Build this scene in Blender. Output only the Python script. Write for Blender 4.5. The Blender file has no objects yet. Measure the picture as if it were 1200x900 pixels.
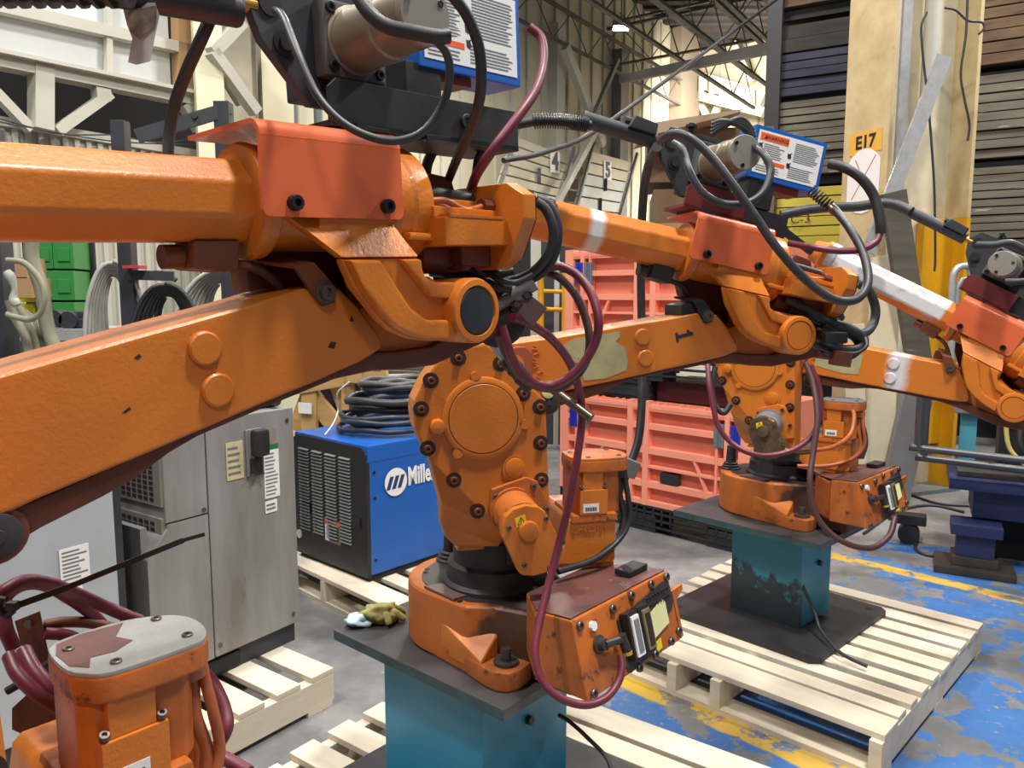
import bpy, bmesh, math, random
from mathutils import Vector, Matrix

# ---------------------------------------------------------------- scene, camera, world, lights
SC = bpy.context.scene
COL = SC.collection
R = math.radians
CAMZ, FOCAL, HORIZON = 1.49, 905.0, 345.0
PITCH = math.atan((450 - HORIZON) / FOCAL)
cam_d = bpy.data.cameras.new('camera')
cam = bpy.data.objects.new('camera', cam_d)
COL.objects.link(cam)
cam.location = (0, 0, CAMZ)
cam.rotation_euler = (math.pi / 2 - PITCH, 0, 0)
cam_d.sensor_width = 36.0
cam_d.lens = FOCAL / 1200 * 36
cam_d.clip_start = 0.05
cam_d.clip_end = 200
SC.camera = cam
SC.view_settings.view_transform = 'Standard'
SC.view_settings.look = 'None'
SC.view_settings.gamma = 1.0
SC.view_settings.use_curve_mapping = False
SC.view_settings.exposure = 0.0

world = bpy.data.worlds.new('hall_ambient')  # even ambient light in place of bounce from the unseen hall
SC.world = world
world.use_nodes = True
bg = world.node_tree.nodes['Background']
bg.inputs[0].default_value = (0.93, 0.97, 1.0, 1)
bg.inputs[1].default_value = 0.17


def area_lamp(name, loc, size, power, color=(1, 0.97, 0.92), target=None, sy=None):
    d = bpy.data.lights.new(name, 'AREA')
    d.shape = 'RECTANGLE'
    d.size = size
    d.size_y = sy or size
    d.energy = power
    d.color = color
    o = bpy.data.objects.new(name, d)
    COL.objects.link(o)
    o.location = loc
    if target is not None:
        o.rotation_euler = (Vector(target) - Vector(loc)).to_track_quat('-Z', 'Y').to_euler()
    return o


# high-bay lamps over the work area, plus fills added to brighten faces and walls
area_lamp('high_bay_lamp_over_cell', (1.2, 0.9, 6.8), 0.6, 430)
area_lamp('camera_side_fill', (0.6, -3.6, 6.4), 0.8, 170)  # unseen fill added to lift the faces turned to the camera
area_lamp('high_bay_lamp_right', (5.2, 4.6, 6.8), 0.6, 420)
area_lamp('high_bay_lamp_left', (-2.6, 0.6, 6.8), 0.6, 300)
area_lamp('high_bay_lamp_behind', (-3.4, 4.4, 6.8), 0.6, 200)
area_lamp('high_bay_lamp_crates', (0.6, 6.2, 7.0), 0.6, 260)
area_lamp('high_bay_lamp_aisle', (0.3, 12.0, 6.0), 1.0, 360)
area_lamp('far_wall_fill', (7.6, 20.0, 5.2), 1.4, 1100, (1, 0.93, 0.82))  # unseen lamp added to brighten the far right wall
area_lamp('back_wall_fill', (5.6, 20.6, 6.9), 0.8, 700, (1, 0.93, 0.82), target=(8.0, 24.6, 5.2))  # area light added and aimed only to brighten the back wall

# ---------------------------------------------------------------- geometry helpers
FWD = Vector((0, math.cos(PITCH), -math.sin(PITCH)))
UPV = Vector((0, math.sin(PITCH), math.cos(PITCH)))


def ray(px, py):
    return FWD * FOCAL + Vector((1, 0, 0)) * (px - 600) + UPV * (450 - py)


def W(px, py, y):
    """world point on the sight line of a pixel at distance y"""
    d = ray(px, py)
    d = d * (y / d.y)
    return Vector((d.x, d.y, d.z + CAMZ))


def WZ(px, py, z):
    d = ray(px, py)
    d = d * ((z - CAMZ) / d.z)
    return Vector((d.x, d.y, z))


def WV(px, py, x0, y0, az):
    """world point of a pixel on the upright plane through (x0,y0) running along azimuth az"""
    n = Vector((-math.sin(R(az)), math.cos(R(az)), 0))
    d = ray(px, py)
    t = (n.x * x0 + n.y * y0) / (n.x * d.x + n.y * d.y)
    d = d * t
    return Vector((d.x, d.y, d.z + CAMZ))


def smooth_path(pts, n=6, closed=False):
    P = [Vector(p) for p in pts]
    if len(P) < 3:
        return P
    out = []
    N = len(P)
    rng = range(N if closed else N - 1)
    for i in rng:
        p0 = P[(i - 1) % N] if (closed or i > 0) else P[0] * 2 - P[1]
        p1, p2 = P[i], P[(i + 1) % N]
        p3 = P[(i + 2) % N] if (closed or i + 2 < N) else P[-1] * 2 - P[-2]
        for k in range(n):
            t = k / n
            out.append(0.5 * ((2 * p1) + (p2 - p0) * t + (2 * p0 - 5 * p1 + 4 * p2 - p3) * t * t + (3 * p1 - p0 - 3 * p2 + p3) * t ** 3))
    if not closed:
        out.append(P[-1])
    return out


def flat_shade(o):
    """area-weighted normals keep flat faces flat beside rounded edges"""
    if o.data.get('bevelled'):
        w = o.modifiers.new('normals', 'WEIGHTED_NORMAL')
        w.keep_sharp = True
        w.weight = 90


class MB:
    def __init__(self):
        self.bm = bmesh.new()
        self.sharp = None
        self.bev = False
        self.soft = self.bm.faces.layers.int.new('soft')

    def _bev(self, edges, off, seg=2):
        if off > 0:
            self.bev = True
            bmesh.ops.bevel(self.bm, geom=edges, offset=off, segments=seg, profile=0.6, affect='EDGES', clamp_overlap=True)

    def poly_prism(self, lo, hi, bev=0, seg=2):
        """lo, hi: matching rings of 3D points"""
        bm = self.bm
        a = [bm.verts.new(p) for p in lo]
        b = [bm.verts.new(p) for p in hi]
        n = len(a)
        fs = [bm.faces.new(a), bm.faces.new(b)]
        for i in range(n):
            fs.append(bm.faces.new((a[i], a[(i + 1) % n], b[(i + 1) % n], b[i])))
        bmesh.ops.recalc_face_normals(bm, faces=fs)
        if bev > 0:
            es = set()
            for f in fs:
                for e in f.edges:
                    if len(e.link_faces) == 2 and e.calc_face_angle(0) > R(22):
                        es.add(e)
            self._bev(list(es), bev, seg)
        return self

    def uw(self, pts, v0, v1, bev=0, seg=2):
        """prism in robot coordinates: outline (u,w), extruded over v; y = -v"""
        return self.poly_prism([(u, -v0, w) for u, w in pts], [(u, -v1, w) for u, w in pts], bev, seg)

    def xy(self, pts, z0, z1, bev=0, seg=2):
        return self.poly_prism([(x, y, z0) for x, y in pts], [(x, y, z1) for x, y in pts], bev, seg)

    def box(self, c, s, rot=None, bev=0, seg=2):
        c = Vector(c)
        h = Vector(s) / 2
        M = rot.to_3x3() if rot is not None else Matrix.Identity(3)
        q = [(-1, -1), (1, -1), (1, 1), (-1, 1)]
        lo = [c + M @ Vector((x * h.x, y * h.y, -h.z)) for x, y in q]
        hi = [c + M @ Vector((x * h.x, y * h.y, h.z)) for x, y in q]
        return self.poly_prism(lo, hi, bev, seg)

    def span(self, x0, x1, y0, y1, z0, z1, bev=0):
        return self.box(((x0 + x1) / 2, (y0 + y1) / 2, (z0 + z1) / 2), (x1 - x0, y1 - y0, z1 - z0), None, bev)

    def bar(self, p0, p1, w, h, up=(0, 0, 1), bev=0):
        """box beam from p0 to p1, w sideways, h along up"""
        p0, p1, up = Vector(p0), Vector(p1), Vector(up)
        d = (p1 - p0).normalized()
        s = d.cross(up)
        if s.length < 1e-4:
            s = d.cross(Vector((1, 0, 0)))
        s.normalize()
        t = s.cross(d)
        q = [(-1, -1), (1, -1), (1, 1), (-1, 1)]
        lo = [p0 + s * (a * w / 2) + t * (b * h / 2) for a, b in q]
        hi = [p1 + s * (a * w / 2) + t * (b * h / 2) for a, b in q]
        return self.poly_prism(lo, hi, bev)

    def lathe(self, o, d, prof, seg=24):
        """prof: list of (radius, distance along d)"""
        o, d = Vector(o), Vector(d).normalized()
        a = d.orthogonal().normalized()
        b = d.cross(a)
        bm = self.bm
        rings = []
        for r, h in prof:
            if r < 1e-6:
                rings.append([bm.verts.new(o + d * h)])
            else:
                rings.append([bm.verts.new(o + d * h + (a * math.cos(2 * math.pi * i / seg) + b * math.sin(2 * math.pi * i / seg)) * r) for i in range(seg)])
        fs = []
        for A, B in zip(rings, rings[1:]):
            if len(A) == 1 and len(B) == 1:
                continue
            for i in range(seg):
                j = (i + 1) % seg
                if len(A) == 1:
                    fs.append(bm.faces.new((A[0], B[j], B[i])))
                elif len(B) == 1:
                    fs.append(bm.faces.new((A[i], A[j], B[0])))
                else:
                    fs.append(bm.faces.new((A[i], A[j], B[j], B[i])))
        if len(rings[0]) > 1:
            fs.append(bm.faces.new(rings[0]))
        if len(rings[-1]) > 1:
            fs.append(bm.faces.new(rings[-1]))
        bmesh.ops.recalc_face_normals(bm, faces=fs)
        return self

    def cyl(self, p0, p1, r, r2=None, seg=20, bev=0):
        p0, p1 = Vector(p0), Vector(p1)
        L = (p1 - p0).length
        r2 = r if r2 is None else r2
        if bev > 0:
            pr = [(r - bev, 0), (r - bev * .3, bev * .3), (r, bev), (r2, L - bev), (r2 - bev * .3, L - bev * .3), (r2 - bev, L)]
        else:
            pr = [(r, 0), (r2, L)]
        return self.lathe(p0, p1 - p0, pr, seg)

    def tube(self, pts, r, seg=8, n=6, closed=False, raw=False):
        P = [Vector(p) for p in pts] if raw else smooth_path(pts, n, closed)
        rad = r if callable(r) else (lambda k: r)
        bm = self.bm
        N = len(P)
        prev = None
        rings = []
        for i, p in enumerate(P):
            if closed:
                t = P[(i + 1) % N] - P[i - 1]
            else:
                t = P[min(i + 1, N - 1)] - P[max(i - 1, 0)]
            if t.length < 1e-9:
                t = Vector((0, 0, 1))
            t.normalize()
            if prev is None:
                a = t.orthogonal().normalized()
            else:
                a = prev - t * prev.dot(t)
                a = a.normalized() if a.length > 1e-6 else t.orthogonal().normalized()
            prev = a
            b = t.cross(a)
            k = rad(i / max(1, N - 1))
            rings.append([bm.verts.new(p + (a * math.cos(2 * math.pi * j / seg) + b * math.sin(2 * math.pi * j / seg)) * k) for j in range(seg)])
        fs = []
        m = N if closed else N - 1
        ly = bm.faces.layers.int['soft']
        for i in range(m):
            A, B = rings[i], rings[(i + 1) % N]
            for j in range(seg):
                k = (j + 1) % seg
                f = bm.faces.new((A[j], A[k], B[k], B[j]))
                f[ly] = 1
                fs.append(f)
        if not closed:
            fs.append(bm.faces.new(rings[0]))
            fs.append(bm.faces.new(rings[-1]))
        bmesh.ops.recalc_face_normals(bm, faces=fs)
        return self

    def coil(self, p0, p1, r, turns, wire=0.002, seg=5, per=10):
        p0, p1 = Vector(p0), Vector(p1)
        d = p1 - p0
        t = d.normalized()
        a = t.orthogonal().normalized()
        b = t.cross(a)
        n = int(turns * per)
        return self.tube([p0 + d * (i / n) + (a * math.cos(2 * math.pi * i / per) + b * math.sin(2 * math.pi * i / per)) * r for i in range(n + 1)], wire, seg, raw=True)

    def mesh(self, name, mat=None, sharp=32):
        bm = self.bm
        for f in bm.faces:
            f.smooth = True
        sharp = self.sharp or sharp
        ly = bm.faces.layers.int.get('soft')
        for e in bm.edges:
            lf = e.link_faces
            if len(lf) != 2:
                e.smooth = False
            elif ly is not None and lf[0][ly] and lf[1][ly]:
                e.smooth = True
            else:
                e.smooth = not e.calc_face_angle(0) > R(sharp)
        me = bpy.data.meshes.new(name)
        bm.to_mesh(me)
        bm.free()
        if self.bev:
            me['bevelled'] = 1
        if mat is not None:
            me.materials.append(mat)
        return me

    def build(self, name, mat, parent=None, loc=None, rot=None, label=None, kind=None):
        o = bpy.data.objects.new(name, self.mesh(name, mat))
        COL.objects.link(o)
        flat_shade(o)
        if parent is not None:
            o.parent = parent
        if loc is not None:
            o.location = loc
        if rot is not None:
            o.rotation_euler = rot
        if label:
            o['label'] = label
        if kind:
            o['kind'] = kind
        return o


def dots(name, pts, d, r, h, material, parent):
    """small round fasteners, one object each on shared mesh data"""
    mb = MB()
    mb.cyl((0, 0, 0), (0, 0, h), r, seg=10)
    me = mb.mesh(name, material)
    for p in pts:
        o = put(name, me, parent, loc=p)
        o.rotation_euler = Vector(d).to_track_quat('Z', 'Y').to_euler()


def put(name, me, parent=None, loc=None, rot=None, scale=None, label=None):
    """one more object on shared mesh data"""
    o = bpy.data.objects.new(name, me)
    COL.objects.link(o)
    flat_shade(o)
    if parent is not None:
        o.parent = parent
    if loc is not None:
        o.location = loc
    if rot is not None:
        o.rotation_euler = rot
    if scale is not None:
        o.scale = scale
    if label:
        o['label'] = label
    return o


def thing(name, label, cat, loc=(0, 0, 0), rz=0.0, group=None):
    o = bpy.data.objects.new(name, None)
    o.empty_display_size = 0.1
    COL.objects.link(o)
    o.location = loc
    o.rotation_euler = (0, 0, rz)
    o['label'] = label
    o['category'] = cat
    if group:
        o['group'] = group
    return o


def tag(o, label, cat, group=None):
    o['label'] = label
    o['category'] = cat
    if group:
        o['group'] = group
    return o


def struct(o):
    o['kind'] = 'structure'
    return o


def text_mesh(name, body, size, mat, depth=0.0005, align='CENTER', bold=0.0):
    cu = bpy.data.curves.new(name, 'FONT')
    cu.body = body
    cu.size = size
    cu.extrude = depth
    cu.offset = bold
    cu.align_x = align
    cu.align_y = 'CENTER'
    cu.resolution_u = 3
    tmp = bpy.data.objects.new(name, cu)
    COL.objects.link(tmp)
    dg = bpy.context.evaluated_depsgraph_get()
    dg.update()
    me = bpy.data.meshes.new_from_object(tmp.evaluated_get(dg))
    bpy.data.objects.remove(tmp)
    bpy.data.curves.remove(cu)
    me.name = name
    me.materials.clear()
    me.materials.append(mat)
    return me


def frame_matrix(o, xdir, ydir):
    """matrix with local x along xdir, y along ydir, z out of the surface"""
    x = Vector(xdir).normalized()
    y = Vector(ydir)
    y = (y - x * x.dot(y)).normalized()
    z = x.cross(y)
    M = Matrix((x, y, z)).transposed().to_4x4()
    M.translation = Vector(o)
    return M


def put_m(name, me, M, parent=None, label=None):
    o = put(name, me, parent, label=label)
    o.matrix_local = M
    return o


# ---------------------------------------------------------------- materials
def srgb(r, g, b):
    f = lambda c: c / 12.92 if c <= 0.04045 else ((c + 0.055) / 1.055) ** 2.4
    return (f(r / 255), f(g / 255), f(b / 255), 1)


MATS = {}


def mat(name, col, rough=0.5, metal=0.0, var=None, vscale=6.0, vamt=0.5, spots=None, sscale=25.0, sthr=0.62, bump=0.0, bscale=60.0, stretch=None, coat=0.0, spec=0.5, emit=None, estr=0.0):
    """procedural paint/steel/wood: base colour, a second tone in broad patches (var), wear spots (spots), grain (bump)"""
    m = bpy.data.materials.new(name)
    MATS[name] = m
    m.use_nodes = True
    nt = m.node_tree
    N, L = nt.nodes, nt.links
    p = N['Principled BSDF']
    p.inputs['Roughness'].default_value = rough
    p.inputs['Metallic'].default_value = metal
    p.inputs['Specular IOR Level'].default_value = spec
    p.inputs['Coat Weight'].default_value = coat
    tc = N.new('ShaderNodeTexCoord')
    mp = N.new('ShaderNodeMapping')
    L.new(tc.outputs['Object'], mp.inputs['Vector'])
    if stretch:
        mp.inputs['Scale'].default_value = stretch
    col_out = None
    rgb = N.new('ShaderNodeRGB')
    rgb.outputs[0].default_value = col
    col_out = rgb.outputs[0]

    def noise(scale, detail, lo, hi, rough_n=0.6):
        n = N.new('ShaderNodeTexNoise')
        n.inputs['Scale'].default_value = scale
        n.inputs['Detail'].default_value = detail
        n.inputs['Roughness'].default_value = rough_n
        L.new(mp.outputs[0], n.inputs['Vector'])
        r = N.new('ShaderNodeMapRange')
        r.inputs['From Min'].default_value = lo
        r.inputs['From Max'].default_value = hi
        L.new(n.outputs[0], r.inputs['Value'])
        return r.outputs[0], n.outputs[0]

    def mix(fac, c2, amt=1.0):
        nonlocal col_out
        x = N.new('ShaderNodeMix')
        x.data_type = 'RGBA'
        if amt != 1.0:
            mu = N.new('ShaderNodeMath')
            mu.operation = 'MULTIPLY'
            mu.inputs[1].default_value = amt
            L.new(fac, mu.inputs[0])
            fac = mu.outputs[0]
        L.new(fac, x.inputs['Factor'])
        L.new(col_out, x.inputs['A'])
        x.inputs['B'].default_value = c2
        col_out = x.outputs['Result']

    if var:
        f, _ = noise(vscale, 5, 0.35, 0.7)
        mix(f, var, vamt)
        rr = N.new('ShaderNodeMapRange')
        rr.inputs['To Min'].default_value = max(0.02, rough - 0.06)
        rr.inputs['To Max'].default_value = min(1, rough + 0.14)
        L.new(f, rr.inputs['Value'])
        L.new(rr.outputs[0], p.inputs['Roughness'])
    if spots:
        f, _ = noise(sscale, 8, sthr, sthr + 0.06, 0.7)
        mix(f, spots, 0.85)
    L.new(col_out, p.inputs['Base Color'])
    if bump > 0:
        _, raw = noise(bscale, 4, 0, 1)
        b = N.new('ShaderNodeBump')
        b.inputs['Strength'].default_value = bump
        b.inputs['Distance'].default_value = 0.004
        L.new(raw, b.inputs['Height'])
        L.new(b.outputs[0], p.inputs['Normal'])
    if emit:
        p.inputs['Emission Color'].default_value = emit
        p.inputs['Emission Strength'].default_value = estr
    return m


ORANGE = mat('orange_paint', srgb(204, 117, 36), 0.36, var=srgb(180, 98, 30), vscale=5, vamt=0.6, spots=srgb(62, 34, 24), sscale=38, sthr=0.69, bump=0.22, bscale=140, coat=0.12)
ORANGE_D = mat('grimy_orange_paint', srgb(198, 106, 36), 0.45, var=srgb(118, 68, 40), vscale=7, vamt=0.75, spots=srgb(48, 36, 32), sscale=16, sthr=0.58, bump=0.2, bscale=120)
ORANGE_R = mat('red_orange_paint', srgb(214, 102, 60), 0.3, var=srgb(198, 90, 52), vscale=5, vamt=0.4, spots=srgb(150, 70, 44), sscale=50, sthr=0.74, bump=0.05, coat=0.15)
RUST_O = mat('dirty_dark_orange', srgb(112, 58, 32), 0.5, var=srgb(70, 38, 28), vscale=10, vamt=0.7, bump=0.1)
BLACK = mat('black_paint', srgb(30, 30, 33), 0.45, var=srgb(48, 47, 48), vscale=8, vamt=0.5)
RUBBER = mat('black_rubber', srgb(34, 34, 37), 0.5, var=srgb(58, 58, 60), vscale=20, vamt=0.5)
CABLE = mat('dark_grey_cable', srgb(44, 45, 49), 0.45, var=srgb(66, 66, 68), vscale=25, vamt=0.5)
HOSE = mat('purple_red_hose', srgb(112, 40, 56), 0.42, var=srgb(82, 36, 48), vscale=18, vamt=0.6, spots=srgb(120, 70, 70), sscale=60, sthr=0.66)
GREASE = mat('greasy_dark_steel', srgb(46, 43, 42), 0.4, var=srgb(76, 66, 60), vscale=9, vamt=0.6, spots=srgb(120, 72, 44), sscale=26, sthr=0.66)
STEEL = mat('bolt_steel', srgb(120, 112, 104), 0.35, 0.8, var=srgb(80, 66, 56), vscale=60, vamt=0.6)
DKSTEEL = mat('dark_bolt_steel', srgb(44, 42, 44), 0.4, 0.5)
ALU = mat('worn_aluminium', srgb(176, 176, 174), 0.45, 0.55, var=srgb(138, 134, 128), vscale=14, vamt=0.6, spots=srgb(100, 76, 64), sscale=12, sthr=0.64)
BRASS = mat('brass', srgb(190, 150, 80), 0.35, 0.8)
RECESS = mat('dark_recess', srgb(52, 30, 20), 0.6)
BLUE = mat('blue_enamel', srgb(20, 92, 178), 0.38, var=srgb(28, 82, 160), vscale=4, vamt=0.5, spots=srgb(150, 170, 190), sscale=40, sthr=0.76, coat=0.1)
TEAL = mat('teal_paint', srgb(44, 138, 174), 0.4, var=srgb(42, 120, 148), vscale=3, vamt=0.7, spots=srgb(50, 70, 76), sscale=22, sthr=0.7)
PLATE = mat('oiled_steel_plate', srgb(84, 82, 84), 0.42, 0.35, var=srgb(60, 60, 64), vscale=5, vamt=0.7, spots=srgb(110, 108, 108), sscale=30, sthr=0.68)
DKPLATE = mat('dark_floor_plate', srgb(50, 49, 52), 0.5, 0.2, var=srgb(44, 43, 46), vscale=4, vamt=0.7, spots=srgb(82, 80, 80), sscale=22, sthr=0.68)
WOOD = mat('fresh_pallet_wood', srgb(218, 208, 190), 0.7, var=srgb(200, 184, 156), vscale=3, vamt=0.7, spots=srgb(172, 140, 100), sscale=9, sthr=0.72, bump=0.15, bscale=30, stretch=(1, 7, 7))
WOOD_Y = mat('yellow_pine', srgb(196, 158, 100), 0.7, var=srgb(168, 128, 76), vscale=3, vamt=0.7, bump=0.12, bscale=30, stretch=(1, 7, 7))
CORAL = mat('coral_plastic', srgb(248, 158, 132), 0.5, var=srgb(240, 142, 116), vscale=4, vamt=0.5)
CORAL_SHADE = mat('shaded_coral_plastic', srgb(216, 126, 100), 0.55, var=srgb(204, 114, 90), vscale=4, vamt=0.5)  # darker copy of the coral, painting recess shade into the cells
BPLAST = mat('black_plastic', srgb(36, 38, 42), 0.45, var=srgb(52, 54, 58), vscale=8, vamt=0.5)
WHITE = mat('white_label', srgb(232, 232, 230), 0.5, var=srgb(218, 218, 214), vscale=10, vamt=0.4)
INK = mat('black_ink', srgb(34, 34, 38), 0.6)
GINK = mat('grey_print', srgb(110, 112, 118), 0.6)
YELLOW = mat('yellow_sticker', srgb(236, 206, 30), 0.5)
PALE = mat('pale_yellow_tag', srgb(228, 226, 164), 0.6)
WARN = mat('warning_orange', srgb(238, 96, 30), 0.5)
CREAM = mat('cream_wall_paint', srgb(200, 192, 168), 0.6, var=srgb(196, 184, 152), vscale=2, vamt=0.6)
CREAMW = mat('off_white_steel', srgb(188, 186, 174), 0.55, var=srgb(184, 180, 164), vscale=2, vamt=0.6)
COLUMN = mat('dirty_cream_column', srgb(200, 182, 140), 0.65, var=srgb(172, 148, 104), vscale=5, vamt=0.8, spots=srgb(92, 76, 56), sscale=20, sthr=0.66, bump=0.1)
COLW = mat('white_column_paint', srgb(218, 208, 180), 0.6, var=srgb(190, 178, 148), vscale=4, vamt=0.7)
SAFETY = mat('safety_yellow_paint', srgb(216, 158, 12), 0.5, var=srgb(184, 130, 14), vscale=5, vamt=0.7)
GALV = mat('galvanised_steel', srgb(186, 188, 190), 0.42, 0.35, var=srgb(140, 140, 138), vscale=12, vamt=0.7)
CABGREY = mat('grey_cabinet_steel', srgb(160, 162, 162), 0.42, 0.3, var=srgb(120, 114, 102), vscale=5, vamt=0.85, spots=srgb(104, 98, 86), sscale=9, sthr=0.64, stretch=(1, 1, 0.22))
CABLITE = mat('light_cabinet_paint', srgb(172, 178, 184), 0.45, var=srgb(154, 158, 162), vscale=5, vamt=0.6)
GREYH = mat('grey_cable_jacket', srgb(166, 166, 158), 0.5, var=srgb(140, 140, 130), vscale=14, vamt=0.6)
OLIVEH = mat('olive_grey_jacket', srgb(142, 140, 118), 0.6, var=srgb(112, 110, 92), vscale=14, vamt=0.6)
BFRAME = mat('black_frame_steel', srgb(44, 46, 52), 0.5, var=srgb(58, 60, 66), vscale=6, vamt=0.5)
GREEN = mat('green_bin_plastic', srgb(44, 126, 58), 0.45)
YBIN = mat('yellow_bin_plastic', srgb(226, 212, 20), 0.45)
CARD = mat('cardboard', srgb(172, 136, 96), 0.8, var=srgb(156, 120, 84), vscale=4, vamt=0.6)
CARD_D = mat('brown_carton', srgb(118, 98, 74), 0.8, var=srgb(100, 84, 64), vscale=4, vamt=0.6)
MAROON = mat('maroon_paint', srgb(112, 34, 34), 0.45, var=srgb(80, 30, 30), vscale=8, vamt=0.6)
NAVY = mat('navy_machine_paint', srgb(28, 38, 78), 0.5, var=srgb(34, 42, 78), vscale=6, vamt=0.6)
GREY = mat('grey_paint', srgb(120, 122, 124), 0.5, var=srgb(98, 98, 98), vscale=8, vamt=0.5)
PRIMER = mat('white_primer_spray', srgb(224, 226, 224), 0.5, var=srgb(200, 202, 200), vscale=12, vamt=0.5)
PEEL = mat('weathered_peeled_label', srgb(170, 162, 118), 0.7, var=srgb(136, 134, 100), vscale=18, vamt=0.8, spots=srgb(96, 92, 70), sscale=40, sthr=0.64)
MOTORG = mat('warm_grey_motor', srgb(140, 130, 112), 0.42, 0.35, var=srgb(110, 98, 82), vscale=10, vamt=0.7, spots=srgb(150, 104, 62), sscale=14, sthr=0.62)
DARK = mat('dark_interior', srgb(30, 30, 32), 0.8)
DECK = mat('dark_roof_deck', srgb(66, 60, 56), 0.85, var=srgb(52, 48, 46), vscale=1, vamt=0.5)
JOIST = mat('grey_joist_steel', srgb(92, 88, 84), 0.6, var=srgb(72, 68, 66), vscale=2, vamt=0.5)
DOORP = mat('dock_door_panel', srgb(200, 192, 168), 0.55, var=srgb(184, 174, 148), vscale=2, vamt=0.5)
DOORG = mat('grey_door_panel', srgb(190, 192, 188), 0.55, var=srgb(174, 174, 168), vscale=2, vamt=0.5)
B_GREY = mat('weathered_grey_board', srgb(104, 98, 84), 0.8, var=srgb(72, 68, 58), vscale=4, vamt=0.8, spots=srgb(178, 174, 160), sscale=7, sthr=0.62, stretch=(0.35, 3, 3))
B_DARK = mat('dark_stained_board', srgb(46, 42, 40), 0.8, var=srgb(34, 31, 30), vscale=4, vamt=0.7, spots=srgb(150, 146, 140), sscale=8, sthr=0.70, stretch=(0.35, 3, 3))
B_PURP = mat('dark_violet_board', srgb(50, 49, 66), 0.8, var=srgb(36, 35, 46), vscale=4, vamt=0.7, spots=srgb(170, 166, 170), sscale=9, sthr=0.70, stretch=(0.35, 3, 3))
B_BROWN = mat('rough_brown_board', srgb(98, 76, 54), 0.85, var=srgb(60, 46, 36), vscale=5, vamt=0.8, spots=srgb(60, 46, 38), sscale=10, sthr=0.60, stretch=(0.35, 3, 3))
B_YEL = mat('yellow_painted_board', srgb(182, 164, 58), 0.7, var=srgb(170, 152, 54), vscale=4, vamt=0.7, spots=srgb(120, 112, 70), sscale=10, sthr=0.68, stretch=(0.35, 3, 3))

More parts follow.
